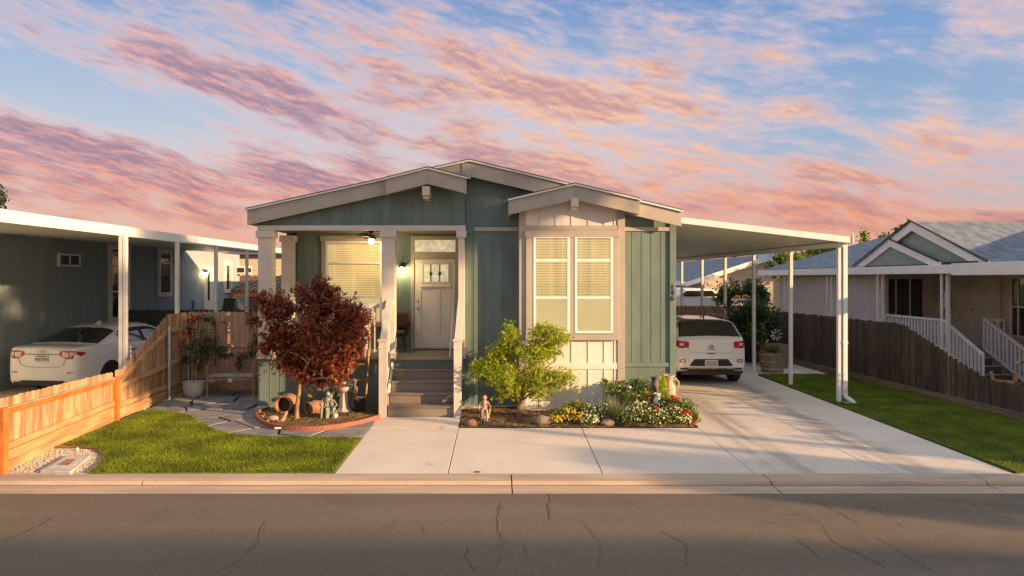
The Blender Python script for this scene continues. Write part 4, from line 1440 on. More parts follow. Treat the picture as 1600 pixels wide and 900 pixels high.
mb = barge(gya, gza + .03, gy1 - .12, 2.92, gx - .06, .22); mb.build('barge_board', M['white'], rh)
# smaller gable nested in front
mb = MB(); mb.extr([(19.7, 2.9), (16.5, 2.9), (18.05, 3.48)], gx - .02, gx + .04, 'yz')
for k in range(1, 4): 
    zz = 2.9 + .15 * k; mb.box(gx - .028, gx - .018, 18.05 - (3.48 - zz) / .58 * 1.55, 18.05 + (3.48 - zz) / .58 * 1.6, zz, zz + .012)
mb.build('gable_wall', M['gablegreen'], rh)
mb = barge(18.35, 3.62, 16.2, 2.94, gx - .09, .19); mb.build('barge_board', M['white'], rh)
mb = MB(); mb.bar((gx - .1, gy0 + .15, 2.93), (gx - .1, gya, gza + .07), .03, .03); mb.bar((gx - .1, gya, gza + .07), (gx - .1, gy1 - .15, 2.93), .03, .03)
mb.bar((gx - .105, 18.35, 3.635), (gx - .105, 16.25, 2.965), .025, .03); mb.bar((gx - .07, 16.3, 2.93), (gx - .07, 15.0, 2.93), .02, .03)
mb.build('roof_edge', M['black'], rh)
# paired posts with scrolls
def scroll_post(Y):
    t = thing('porch_post', 'x', 'post', (10.75, Y, 0), group='paired scroll posts along the right porch')
    for x in (10.68, 10.83):
        mb = MB(); w = .022 if x < 10.7 else .036
        mb.box(x - w, x + w, Y - w, Y + w, 0, 2.67); mb.build('tube', M['white'], t, bevel=.003)
    mb = MB()
    for zc_ in (1.35, 1.95, 2.15):
        for sgn in (-1, 1):
            pts = []
            for k in range(14):
                a = k * .55; r = .045 * (1 - k / 16)
                pts.append((10.752 + sgn * r * math.cos(a) * .8, Y, zc_ + sgn * (.06 + r * math.sin(a))))
            mb.tube(pts, .006, 5)
        mb.tube([(10.715, Y, zc_ - .1), (10.79, Y, zc_ + .1)], .006, 5)
    mb.build('scrollwork', M['white'], t)
    return t
labs = ['white paired scroll post at the foot of the porch stairs on the right home', 'white paired scroll post at the far end of the white porch railing',
        'white paired scroll post in front of the pinkish wall, just right of the downspout', 'white paired scroll post beyond the green bush, third before the far house']
sp_ = None
for Y, lb in zip((16.25, 18.95, 21.8, 25.0), labs):
    t = scroll_post(Y); t['label'] = lb
dn = thing('wall_ornament', 'pale oval mask ornament hanging on the porch wall of the right home', 'ornament', (12.58, 18.9, 1.9))
mb = MB(); mb.ball((12.55, 18.9, 1.95), .04, .17, .33, 12, 8); mb.build('oval_body', M['walltan'], dn, smooth=60)
mb = MB()
for dz in (.12, -.02, -.16): mb.ball((12.51, 18.93 + dz * .2, 1.95 + dz), .02, .04, .035, 8, 5)
mb.build('hole', M['black'], dn, split=True)
mb = MB(); mb.tube([(12.55, 18.9, 2.26), (12.57, 18.9, 2.7)], .008, 5); mb.build('cord', M['black'], dn)
cc = thing('garden_chair', 'tan wooden chair showing over the low end of the dark fence', 'chair', (10.9, 14.3, 0))
mb = MB()
mb.bar(at(1548, 581, 14.0), at(1554, 600, 14.0), .05, .05); mb.bar(at(1586, 583, 14.0), at(1587, 604, 14.0), .05, .05); mb.bar(at(1552, 594, 14.0), at(1587, 597, 14.0), .05, .04)
q = at(1570, 610, 14.0); mb.box(q.x - .25, q.x + .25, 13.8, 14.3, .3, .34)
for a in (-.23, .2): mb.box(q.x + a, q.x + a + .04, 13.85, 13.9, 0, .3); mb.box(q.x + a, q.x + a + .04, 14.2, 14.25, 0, .3)
mb.build('chair_frame', M['woodkick'], cc)

# ------------------------------------------------------------------ far right houses
fh = thing('neighbour_house', 'far home with long grey roof and white rake seen under the carport', 'house', (13, 40, 0))
mb = MB(); mb.extr([(10.6, 0), (17.2, 0), (17.2, 2.6), (13.9, 3.62), (10.6, 2.45)], 34.2, 52); mb.build('wall', M['walltan'], fh)
mb = MB(); mb.add([(9.6, 34, 2.38), (13.9, 34, 3.78), (13.9, 54, 3.78), (9.6, 54, 2.38), (18.0, 34, 2.5), (18.0, 54, 2.5)], [(0, 1, 2, 3), (1, 4, 5, 2)]); mb.build('roof', M['shingle_grey'], fh)
mb = MB(); mb.extr([(9.6, 2.37), (13.9, 3.77), (13.9, 3.50), (9.6, 2.15)], 33.9, 34.0); mb.extr([(13.9, 3.77), (18, 2.49), (18, 2.25), (13.9, 3.50)], 33.9, 34.0); mb.build('barge_board', M['white'], fh)
mb = MB(); mb.box(9.5, 9.62, 34, 54, 2.2, 2.42); mb.build('gutter', M['white'], fh)
for (px, py, Y, w, h) in ((1110, 421, 44, .35, .12), (1133, 420, 40, .12, .3), (1152, 416, 38, .55, .12), (1082, 425, 48, .4, .35)):
    p = at(px, py, Y); mb = MB(); mb.box(p.x - w / 2, p.x + w / 2, Y, Y + .4, p.z - .1, p.z + h); mb.build('roof_vent', M['galv'], fh)
for x, Y in ((9.65, 35), (9.65, 39.5), (9.65, 44)):
    mb = MB(); mb.box(x, x + .1, Y, Y + .1, 0, 2.2); mb.build('post', M['white'], fh)
mb = MB(); mb.box(10.55, 10.6, 37, 38.2, 0.2, 2.1); mb.build('door', M['black'], fh)
dish = thing('satellite_dish', 'grey satellite dish on a pole above the far grey roof', 'satellite dish', at(1203, 430, 27))
p = at(1200, 398, 27)
mb = MB(); mb.tube([at(1217, 417, 27), at(1204, 405, 27), (p.x + .1, p.y, p.z)], .03, 6); mb.build('mast', M['galv'], dish)
mb = MB(); mb.lathe([(0, 0), (.2, .02), (.38, .09), (.39, .10), (.2, .035), (0, .015)], p, 16, (-.75, -.4, .45)); mb.build('dish', M['galv'], dish, smooth=60)
# light-coloured pickup truck parked under the far house's cover
pk = thing('parked_truck', 'pale pickup truck with cap partly visible beyond the back fence', 'truck', at(1090, 480, 30))
p = at(1091, 480, 30)
mb = MB()
mb.extr([(p.x - 1.0, .5), (p.x - 1.0, 1.75), (p.x - .55, 2.1), (p.x + .7, 2.1), (p.x + .95, 1.75), (p.x + .95, .5)], 30, 34.5); mb.build('body', M['white'], pk, bevel=.06)
mb = MB(); mb.extr([(p.x - .8, 1.78), (p.x - .5, 2.02), (p.x + .6, 2.02), (p.x + .8, 1.78)], 29.96, 29.99); mb.build('rear_window', M['glassdark'], pk)
for dx in (-.85, .75):
    mb = MB(); mb.lathe([(.36, 0), (.36, .22)], (p.x + dx - .1, 31, .36), 16, (1, 0, 0)); mb.build('wheel', M['tyre'], pk)

# ------------------------------------------------------------------ cars
def catmull(P, k):
    """P: array (n, m, 3); refine along the first axis"""
    n = len(P)
    out = []
    for i in range(n - 1):
        p0, p1, p2, p3 = P[max(i - 1, 0)], P[i], P[i + 1], P[min(i + 2, n - 1)]
        for s in range(k):
            t = s / k
            out.append(.5 * (2 * p1 + (p2 - p0) * t * 1.0 + (2 * p0 - 5 * p1 + 4 * p2 - p3) * t * t + (3 * p1 - 3 * p2 + p3 - p0) * t ** 3))
    out.append(P[-1])
    return np.array(out)


def car_shell(stations, tum, K=5):
    rows = []
    for (y, w, zb, zl, zt) in stations:
        hgt = zt - zl
        g = w * .955 - hgt * tum
        rows.append([(w * .70, y, zb), (w * .955, y, zb + .02), (w * 1.0, y, zb + (zl - zb) * .38), (w * .992, y, zl - .14), (w * .955, y, zl),
                     (g + .01, y, zl + hgt * .80), (g * .72, y, zt - .012), (g * .36, y, zt), (0, y, zt + .006)])
    P = np.array(rows)
    A = catmull(P, K)                       # along the car
    B = catmull(A.transpose(1, 0, 2), K).transpose(1, 0, 2)   # around the section
    return B


def shell_faces(B, pick):
    """split the loft in groups by pick(u, v) -> name; u, v in control index units"""
    K = 5
    nu, nv = B.shape[0], B.shape[1]
    groups = {}
    for i in range(nu - 1):
        for j in range(nv - 1):
            u, v = (i + .5) / K, (j + .5) / K
            nm = pick(u, v)
            for sx in (1, -1):
                g = groups.setdefault(nm + ('_' if nm in ('side_window', 'pillar') and sx < 0 else ''), MB())
                q = [B[i, j], B[i + 1, j], B[i + 1, j + 1], B[i, j + 1]]
                q = [(p[0] * sx, p[1], p[2]) for p in q]
                if sx < 0: q = q[::-1]
                g.add(q, [(0, 1, 2, 3)])
    return groups


def weld(o, d=.0006):
    bm = bmesh.new(); bm.from_mesh(o.data)
    bmesh.ops.remove_doubles(bm, verts=bm.verts, dist=d)
    bmesh.ops.recalc_face_normals(bm, faces=bm.faces[:])
    bm.to_mesh(o.data); bm.free()
    o.data.polygons.foreach_set('use_smooth', [True] * len(o.data.polygons))
    o.data.set_sharp_from_angle(angle=R(38))


def end_cap(B, mb, i):
    """closes the loft end with strips between mirrored points"""
    nv = B.shape[1]
    for j in range(nv - 1):
        a, b = B[i, j], B[i, j + 1]
        mb.add([(a[0], a[1], a[2]), (b[0], b[1], b[2]), (-b[0], b[1], b[2]), (-a[0], a[1], a[2])], [(0, 1, 2, 3)])


def rear_y(x, x0, x1, depth):
    a = abs(x)
    return 0 if a < x0 else depth * ((a - x0) / (x1 - x0)) ** 2


def lens(outline_top, outline_bot, xs, yf, th=.012, n=None):
    """curved lens between a top and a bottom curve over x samples"""
    mb = MB()
    vs = []
    m = len(xs)
    for k, x in enumerate(xs):
        y = yf(x)
        vs += [(x, y - th, outline_top[k]), (x, y - th, outline_bot[k]), (x, y + .03, outline_top[k] + .0), (x, y + .03, outline_bot[k])]
    fs = []
    for k in range(m - 1):
        a, b = 4 * k, 4 * (k + 1)
        fs += [(a, a + 1, b + 1, b), (a, b, b + 2, a + 2), (a + 1, a + 3, b + 3, b + 1), (a + 2, b + 2, b + 3, a + 3)]
    fs += [(0, 2, 3, 1), (4 * m - 4, 4 * m - 3, 4 * m - 1, 4 * m - 2)]
    return mb.add(vs, fs)


def wheel(car, x, y, r=.32, w=.2):
    s = 1 if x > 0 else -1
    mb = MB()
    mb.lathe([(r * .62, -.0), (r * .93, .0), (r, .025), (r, w - .025), (r * .93, w), (r * .62, w)], (x - s * w if s > 0 else x, y, r), 28, (1, 0, 0))
    t = mb.build('wheel', M['tyre'], car, smooth=35, world=False)
    mb = MB()
    fx = x - s * .02
    mb.lathe([(r * .63, 0), (r * .60, .012), (r * .2, .02), (0, .02)], (fx, y, r), 24, (s, 0, 0))
    for k in range(5):
        a = 2 * PI * k / 5
        mb.bar((fx + s * .012, y + math.cos(a) * .05, r + math.sin(a) * .05), (fx + s * .02, y + math.cos(a) * r * .58, r + math.sin(a) * r * .58), .05, .02, (1, 0, 0))
    mb.build('rim', M['rim'], t, world=False)


def arch(car, x, y, r):
    s = 1 if x > 0 else -1
    mb = MB()
    pts = [(y + r * math.cos(R(a)), .33 + r * math.sin(R(a))) for a in range(-25, 206, 11)]
    mb.extr(pts, x - s * .12, x + s * .004, 'yz')
    mb.build('wheel_arch', M['black'], car, world=False)


M['bodyglass'] = mat('tinted_car_glass', (.012, .013, .016), .04, .2, 3, 0, spec=.9, coat=1)
M['taillight_in'] = M['clearlens']

# -- sedan
sed = thing('parked_car', 'white four-door sedan parked behind the low cedar fence on the left', 'car', (-9.80, 14.85, 0), R(-7))
st = [(0, .72, .34, .93, 1.00), (.035, .80, .27, .955, 1.045), (.14, .86, .23, .97, 1.075), (.42, .895, .20, .975, 1.09), (.66, .90, .19, .975, 1.115),
      (1.40, .90, .18, .965, 1.395), (1.85, .90, .18, .955, 1.455), (2.5, .90, .18, .94, 1.46), (2.95, .90, .18, .925, 1.38), (3.62, .89, .19, .90, 1.03),
      (4.3, .84, .22, .80, .88), (4.58, .70, .30, .62, .68)]
B = car_shell(st, .46)
def pick(u, v):
    if 4.05 < u < 4.95 and v > 4.75 + (4.95 - u) * .0: return 'rear_window' if v > 5.05 else 'body'
    if 8.1 < u < 8.95 and v > 5.0: return 'windscreen'
    if 4.95 < u < 8.6 and 4.15 < v < 5.1:
        if u < 5.25 and v > 4.4 + (u - 4.95) * 2.2: return 'body'
        if abs(u - 6.72) < .10: return 'pillar'
        if u > 8.2 and v > 4.2 + (8.6 - u) * 2: return 'body'
        return 'side_window'
    return 'body'
G = shell_faces(B, pick)
end_cap(B, G['body'], 0); end_cap(B, G['body'], -1)
nmap = {'body': M['paint'], 'rear_window': M['bodyglass'], 'windscreen': M['bodyglass'], 'side_window': M['bodyglass'], 'pillar': M['black']}
for k, g in G.items():
    o = g.build(k.rstrip('_'), nmap[k.rstrip('_')], sed, world=False); weld(o)
ryf = lambda x: -.004 + rear_y(x, .66, .90, .20)
# tail lamps: red body with clear insert
for s in (-1, 1):
    xs = [s * (.42 + .46 * k / 12) for k in range(13)]
    tp = [.965 + .040 * math.sin(PI * k / 12) ** .6 - .002 * k for k in range(13)]
    bt = [.945 - .135 * math.sin(PI * min(1, (k + .6) / 13)) ** .55 for k in range(13)]
    l = lens(tp, bt, xs, ryf, .010).build('taillight', M['redlens'], sed, world=False, smooth=40)
    xs2 = [s * (.49 + .15 * k / 5) for k in range(6)]
    lens([.965 - .003 * k for k in range(6)], [.862 - .014 * math.sin(PI * k / 5) for k in range(6)], xs2, ryf, .016).build('clear_lens', M['clearlens'], l, world=False)
    xs2 = [s * (.67 + .12 * k / 5) for k in range(6)]
    lens([.955 + .006 * math.sin(PI * k / 5) for k in range(6)], [.868 + .008 * k for k in range(6)], xs2, ryf, .016).build('clear_lens', M['clearlens'], l, world=False)
    xs3 = [s * (.60 + .22 * k / 6) for k in range(7)]
    lens([.528] * 7, [.500 + .004 * k for k in range(7)], xs3, lambda x: ryf(x) - .004, .010).build('reflector', M['redlens'], sed, world=False)
    wheel(sed, s * .895, .98, .325); wheel(sed, s * .895, 3.68, .325)
    arch(sed, s * .902, .98, .36); arch(sed, s * .902, 3.68, .36)
    mb = MB(); mb.ball((s * .98, 3.05, 1.0), .10, .06, .07, 10, 6); mb.bar((s * .88, 3.05, .96), (s * .95, 3.05, .98), .05, .04); mb.build('mirror', M['paint'], sed, smooth=50, world=False)
    for yy in (2.0, 3.0):
        mb = MB(); mb.bar((s * .903, yy - .3, .86), (s * .903, yy - .12, .865), .025, .03); mb.build('door_handle', M['chrome'], sed, world=False, bevel=.006)
# trunk outline, licence recess, badge, bumper shade line
mb = MB()
pts = [(-.60, 1.0), (-.56, .80), (-.50, .68), (-.36, .635), (0, .625), (.36, .635), (.50, .68), (.56, .80), (.60, 1.0)]
for a, b in zip(pts[:-1], pts[1:]):
    mb.bar((a[0], ryf(a[0]) - .002, a[1]), (b[0], ryf(b[0]) - .002, b[1]), .007, .006)
mb.bar((-.40, -.006, .908), (.40, -.006, .908), .012, .012)
mb.build('trunk_seam', M['black'], sed, world=False)
mb = MB(); mb.bar((-.41, -.012, .922), (.41, -.012, .922), .02, .014); mb.build('trim_strip', M['paint'], sed, world=False, bevel=.004)
mb = MB(); mb.box(-.72, .72, .01, .3, .20, .335); mb.build('valance', M['black'], sed, world=False, bevel=.03)
mb = MB(); mb.extr([(-.11, .985), (-.045, .985), (-.04, 1.003), (.04, 1.003), (.045, .985), (.11, .985), (.10, .957), (.045, .957), (.04, .94), (-.04, .94), (-.045, .957), (-.10, .957)], -.018, .0)
mb.build('badge', M['gold'], sed, world=False, bevel=.003)
mb = MB(); mb.box(-.155, .155, -.016, .0, .735, .895); pl = mb.build('license_plate', M['plate'], sed, world=False, bevel=.004)
Ms = WM[sed.name]
text_mesh('plate_number', '8GFZ976', .082, M['ink'], sed, Ms @ Matrix.Translation((0, -.018, .80)) @ RX, .001)
mb = MB(); mb.box(-.10, .10, -.0185, -.0165, .862, .878); mb.build('plate_strip', M['ink'], pl, world=False)
mb = MB(); mb.extr([(1.62, 1.45), (1.85, 1.462), (1.86, 1.53), (1.80, 1.53)], -.012, .012, 'yz'); mb.build('antenna', M['paint'], sed, world=False, bevel=.004)
mb = MB(); mb.box(.66, .80, -.004 + .03, .05, 1.0, 1.012); mb.build('emblem_text', M['chrome'], sed, world=False)

# -- hatchback
suv = thing('parked_car', 'white small hatchback with roof rails parked under the carport', 'car', (5.24, 16.38, 0), R(0))
st = [(0, .74, .40, .96, 1.07), (.03, .80, .36, .99, 1.12), (.09, .835, .33, 1.02, 1.17), (.30, .86, .28, 1.03, 1.44), (.46, .87, .26, 1.03, 1.535), (.9, .875, .25, 1.02, 1.565),
      (1.7, .88, .24, 1.0, 1.58), (2.3, .88, .24, .99, 1.55), (2.6, .88, .24, .98, 1.46), (3.05, .88, .25, .97, 1.10), (3.75, .84, .28, .9, 1.0), (4.02, .70, .36, .7, .8)]
B = car_shell(st, .30)
def pick(u, v):
    if 2.0 < u < 3.75 and v > 5.0: return 'rear_window'
    if 3.75 <= u < 4.3 and v > 5.0: return 'spoiler'
    if 4.3 <= u < 7.9 and v > 5.45: return 'roof'
    if 8.1 < u < 8.95 and v > 5.0: return 'windscreen'
    if 3.1 < u < 8.6 and 4.15 < v < 5.1:
        if abs(u - 6.2) < .1: return 'pillar'
        if u > 8.0 and v > 4.2 + (8.6 - u) * 1.4: return 'body'
        if u < 4.2 and v < 4.9 - (u - 3.1) * .6: return 'body'
        return 'side_window'
    return 'body'
G = shell_faces(B, pick)
end_cap(B, G['body'], 0); end_cap(B, G['body'], -1)
M['roofpaint'] = mat('dark_roof_paint', (.10, .11, .12), .15, .05, 2, 0, coat=1)
nmap = {'body': M['paint'], 'rear_window': M['bodyglass'], 'windscreen': M['bodyglass'], 'side_window': M['bodyglass'], 'pillar': M['black'], 'spoiler': M['roofpaint'], 'roof': M['roofpaint']}
for k, g in G.items():
    o = g.build(k.rstrip('_'), nmap[k.rstrip('_')], suv, world=False); weld(o)
ryf = lambda x: -.004 + rear_y(x, .70, .86, .16)
for s in (-1, 1):
    xs = [s * (.54 + .315 * k / 9) for k in range(10)]
    l = lens([1.065 - .004 * abs(k - 6) for k in range(10)], [.885 + .004 * abs(k - 5) for k in range(10)], xs, ryf, .014).build('taillight', M['redlens'], suv, world=False, smooth=40)
    lens([1.01] * 5, [.95] * 5, [s * (.66 + .10 * k / 4) for k in range(5)], ryf, .019).build('clear_lens', M['clearlens'], l, world=False)
    l = lens([.625] * 6, [.545] * 6, [s * (.62 + .14 * k / 5) for k in range(6)], ryf, .010).build('rear_lamp', M['redlens'], suv, world=False)
    lens([.607] * 5, [.563] * 5, [s * (.645 + .09 * k / 4) for k in range(5)], ryf, .015).build('clear_lens', M['clearlens'], l, world=False)
    wheel(suv, s * .875, .72, .325, .2); wheel(suv, s * .875, 3.22, .325, .2)
    arch(suv, s * .882, .72, .38); arch(suv, s * .882, 3.22, .38)
    mb = MB(); mb.tube([(s * .60, .55, 1.55), (s * .60, .65, 1.605), (s * .60, 1.0, 1.62), (s * .60, 2.0, 1.62), (s * .60, 2.3, 1.57)], .014, 8); mb.build('roof_rail', M['metal'], suv, smooth=50, world=False)
    mb = MB(); mb.ball((s * .98, 2.75, 1.05), .10, .06, .07, 10, 6); mb.bar((s * .86, 2.75, 1.0), (s * .95, 2.75, 1.02), .05, .04); mb.build('mirror', M['paint'], suv, smooth=50, world=False)
mb = MB()
pts = [(-.60, 1.10), (-.58, .95), (-.50, .78), (0, .775), (.50, .78), (.58, .95), (.60, 1.10)]
for a, b in zip(pts[:-1], pts[1:]):
    mb.bar((a[0], -.006, a[1]), (b[0], -.006, b[1]), .006, .006)
mb.build('tailgate_seam', M['galv'], suv, world=False)
mb = MB(); mb.box(-.09, .09, -.014, 0, .748, .766); mb.build('tailgate_handle', M['black'], suv, world=False, bevel=.004)
mb = MB(); mb.extr([(-.52, .475), (-.40, .625), (.40, .625), (.52, .475), (.46, .455), (-.46, .455)], -.012, .01); mb.build('bumper_insert', M['black'], suv, world=False, bevel=.006)
mb = MB(); mb.box(-.74, .74, -.016, .35, .37, .418); mb.build('valance', M['black'], suv, world=False, bevel=.015)
mb = MB(); mb.box(-.56, .56, -.022, .05, .385, .412); mb.build('skid_plate', M['caststone_tan'], suv, world=False, bevel=.008)
mb = MB(); mb.box(-.70, .70, .05, 3.9, .24, .36); mb.build('underbody', M['black'], suv, world=False)
mb = MB(); mb.box(-.155, .155, -.024, -.013, .455, .605); fr1 = mb.build('license_plate', M['plate'], suv, world=False, bevel=.004)
mb = MB(); mb.box(-.132, .132, -.028, -.0245, .468, .578); mb.build('plate_face', M['plategrey'], fr1, world=False)
mb = MB()
n = 24
ring = [(.068 * math.cos(2 * PI * k / n), -.010, .92 + .038 * math.sin(2 * PI * k / n)) for k in range(n + 1)]
mb.tube(ring, .006, 6, cap=False)
mb.bar((-.03, -.012, .892), (-.018, -.012, .948), .010, .012, (0, 1, 0)); mb.bar((.018, -.012, .892), (.03, -.012, .948), .010, .012, (0, 1, 0)); mb.bar((-.024, -.012, .913), (.024, -.012, .927), .010, .012, (0, 1, 0))
mb.build('badge', M['rim'], suv, world=False)
mb = MB(); mb.box(-.11, .11, -.010, -.003, .848, .862); mb.build('emblem_text', M['rim'], suv, world=False)
mb = MB(); mb.tube([(0, .62, 1.57), (0, .52, 1.72)], [.02, .006], 8); mb.build('antenna', M['black'], suv, world=False)
mb = MB(); mb.bar((-.12, .25, 1.26), (.32, .22, 1.235), .02, .015); mb.build('wiper', M['black'], suv, world=False)

# ------------------------------------------------------------------ foliage
def leaf_mesh(name, clumps, n, size, m, parent=None, seed=0, shape='leaf', up=.35, shell=.55, world=True, noise_cut=.0):
    """many small leaves spread through ellipsoid clumps (cx, cy, cz, rx, ry, rz)"""
    rs = np.random.RandomState(seed)
    C = np.array([c[:6] for c in clumps], float)
    wt = C[:, 3] * C[:, 4] * C[:, 5]
    wt = wt ** .8
    wt /= wt.sum()
    idx = rs.choice(len(C), n, p=wt)
    d = rs.normal(size=(n, 3)); d /= np.linalg.norm(d, axis=1)[:, None]
    r = rs.uniform(0, 1, n) ** shell
    # uneven outline: radius varies with direction
    k = C[idx]
    lump = 1 + .16 * np.sin(d[:, 0] * 7 + idx * 1.7) + .13 * np.sin(d[:, 1] * 9 + d[:, 2] * 6 + idx)
    P = k[:, :3] + d * k[:, 3:6] * (r * lump)[:, None]
    # twig-wise bunching
    tw = rs.randint(0, max(1, n // 14), n)
    off = rs.normal(0, 1, (max(1, n // 14), 3))
    cen = P[rs.randint(0, n, max(1, n // 14))]
    f = .55
    P = np.where((rs.uniform(size=n) < .62)[:, None], cen[tw] + rs.normal(0, size * 1.25, (n, 3)), P)
    nrm = d * .6 + rs.normal(0, .6, (n, 3)) + np.array([0, 0, up])
    nrm /= np.linalg.norm(nrm, axis=1)[:, None]
    a = rs.normal(size=(n, 3))
    t = np.cross(nrm, a); t /= np.linalg.norm(t, axis=1)[:, None]
    b = np.cross(nrm, t)
    s = size * rs.uniform(.5, 1.5, n)[:, None]
    V = []; Fc = []; rnd = []
    base = rs.uniform(0, 1, max(1, n // 14))[tw] * .35
    rv = np.clip(base + rs.uniform(0, .65, n), 0, 1)
    if shape == 'leaf':
        v = np.stack([P - t * s, P - b * s * .42 + nrm * s * .1, P + t * s, P + b * s * .42 + nrm * s * .1], 1)
        verts = v.reshape(-1, 3); faces = np.arange(4 * n).reshape(-1, 4).tolist(); rnd = rv
    elif shape == 'palm':    # three narrow fingers from the stalk
        vs = []
        for ang in (-.95, 0, .95):
            c_, s_ = math.cos(ang), math.sin(ang)
            dr = t * c_ + b * s_; sd_ = b * c_ - t * s_
            droop = -.18 * nrm
            vs.append(np.stack([P, P + (dr * .5 - sd_ * .19) * s, P + (dr + droop) * s, P + (dr * .5 + sd_ * .19) * s], 1))
        v = np.concatenate(vs, 0)
        verts = v.reshape(-1, 3); faces = np.arange(12 * n).reshape(-1, 4).tolist(); rnd = np.concatenate([rv] * 3)
    me = bpy.data.meshes.new(name)
    if parent is not None and world:
        l = WM[parent.name].inverted()
        Mx = np.array(l)
        verts = verts @ Mx[:3, :3].T + Mx[:3, 3]
    me.from_pydata(verts.tolist(), [], faces)
    me.materials.append(m)
    add_rnd(me, rnd.tolist() if hasattr(rnd, 'tolist') else rnd)
    o = bpy.data.objects.new(name, me)
    col.objects.link(o)
    WM[o.name] = Matrix.Identity(4)
    if parent is not None: o.parent = parent
    return o


def limbs(parent, base, fork, tips, r0, r1, m='bark', seed=0, trunk_pts=None):
    rr = random.Random(seed)
    base, fork = Vector(base), Vector(fork)
    mb = MB()
    pts = trunk_pts or [base + Vector((0, 0, -.05)), base.lerp(fork, .35) + Vector((rr.uniform(-.02, .02), 0, 0)), base.lerp(fork, .7) + Vector((rr.uniform(-.02, .02), 0, 0)), fork]
    mb.tube(pts, [r0 * 1.25, r0, r0 * .9, r0 * .8], 9)
    tr = mb.build('trunk', M[m], parent, smooth=60)
    mb = MB()
    for tip in tips:
        tip = Vector(tip)
        mid = fork.lerp(tip, .5) + Vector((rr.uniform(-.07, .07), rr.uniform(-.07, .07), rr.uniform(-.02, .1)))
        mb.tube([fork - Vector((0, 0, .02)), fork.lerp(mid, .5), mid, tip], [r0 * .6, r0 * .5, r1 * 1.6, r1], 6)
        for k in range(3):
            q = mid.lerp(tip, rr.uniform(0, .7))
            e = q + Vector((rr.uniform(-.3, .3), rr.uniform(-.25, .25), rr.uniform(.0, .3)))
            mb.tube([q, q.lerp(e, .5) + Vector((0, 0, .03)), e], [r1, r1 * .7, r1 * .4], 5)
    mb.build('branches', M[m], tr)
    return tr


def clump_px(lst, Y0):
    """ellipsoids from picture spots at a distance: px, py, rpx, rpy, dY"""
    out = []
    for (px, py, rx, ry, dY) in lst:
        Y = Y0 + dY
        p = at(px, py, Y)
        s = Y / F
        out.append((p.x, p.y, p.z, rx * s, max(rx, ry) * s * .85, ry * s))
    return out

# red maple
b = gr(463, 657)
red = thing('maple_tree', 'red leaved maple tree in the round bed in front of the porch', 'tree', (b[0], b[1], 0))
YT = b[1]
fork = at(469, 594, YT)
tips = [at(*q, YT + dy) for q, dy in (((440, 500), .1), ((470, 470), .2), ((505, 455), -.1), ((540, 510), -.2), ((555, 560), .1), ((430, 560), -.2), ((490, 520), .3), ((520, 590), -.3), ((485, 560), -.4))]
limbs(red, (b[0], b[1], .03), fork, tips, .038, .012, seed=3)
cl = clump_px([(432, 480, 30, 24, .0), (500, 475, 36, 30, .1), (497, 447, 14, 13, .1), (545, 492, 30, 24, -.1), (440, 525, 32, 28, .1), (495, 525, 44, 36, -.2), (545, 532, 28, 28, .0),
               (475, 562, 32, 20, .1), (520, 568, 30, 20, -.1), (445, 572, 14, 9, 0), (410, 468, 15, 9, .1), (415, 545, 14, 9, 0), (566, 500, 14, 10, 0), (524, 592, 16, 8, -.1), (402, 500, 9, 6, 0), (470, 585, 14, 7, 0),
               (470, 452, 9, 8, 0), (520, 452, 9, 7, 0), (572, 520, 8, 7, 0), (560, 552, 10, 8, 0), (478, 586, 22, 12, 0), (500, 590, 18, 10, .1), (450, 560, 22, 16, .1)], YT)
leaf_mesh('crown', cl, 13500, .056, M['leaf_red'], red, 5, 'palm', up=.3)

# lime maple
b = gr(811, 652)
lim = thing('maple_tree', 'small lime green maple tree in front of the bay window', 'tree', (b[0], b[1], 0))
YT = b[1]
fork = at(812, 628, YT)
tips = [at(*q, YT + dy) for q, dy in (((775, 585), .1), ((800, 530), .1), ((845, 530), -.1), ((870, 560), 0), ((870, 600), -.1), ((760, 600), -.1), ((830, 570), .2))]
limbs(lim, (b[0], b[1], .03), fork, tips, .032, .010, seed=4)
cl = clump_px([(798, 522, 17, 18, 0), (790, 548, 24, 18, .1), (850, 520, 24, 16, 0), (872, 527, 22, 14, -.1), (835, 550, 34, 22, 0), (757, 580, 24, 16, 0), (745, 572, 12, 9, 0), (785, 585, 32, 22, -.1),
               (835, 590, 40, 22, .1), (875, 592, 26, 13, 0), (795, 612, 26, 12, 0), (840, 612, 22, 10, -.1), (770, 560, 18, 14, .1), (858, 545, 22, 16, .2)], YT)
leaf_mesh('crown', cl, 12500, .040, M['leaf_lime'], lim, 6, 'palm', up=.5)


def blossoms(parent, clumps, n, r, m, seed, name='flowers', front=True):
    rs = random.Random(seed)
    mb = MB()
    for _ in range(n):
        c = rs.choice(clumps)
        a = rs.uniform(0, 2 * PI); e = rs.uniform(-.35, 1.3)
        dx, dy, dz = math.cos(a) * math.cos(e), -abs(math.sin(a) * math.cos(e)) if front else math.sin(a) * math.cos(e), math.sin(e)
        k = rs.uniform(.85, 1.08)
        p = Vector((c[0] + dx * c[3] * k, c[1] + dy * c[4] * k, c[2] + dz * c[5] * k))
        s = r * rs.uniform(.7, 1.25)
        nn = Vector((dx + rs.uniform(-.4, .4), dy - .4 + rs.uniform(-.3, .3), dz + rs.uniform(-.2, .6))).normalized()
        q = Vector((0, 0, 1)).rotation_difference(nn)
        vs = []
        for j in range(10):
            rad = s if j % 2 == 0 else s * .55
            an = j * PI / 5
            vs.append(p + q @ Vector((rad * math.cos(an), rad * math.sin(an), .3 * s)))
        vs.append(p)
        mb.add(vs, [(j, (j + 1) % 10, 10) for j in range(10)])
    o = mb.build(name, m, parent)
    o['kind'] = 'stuff'
    return o

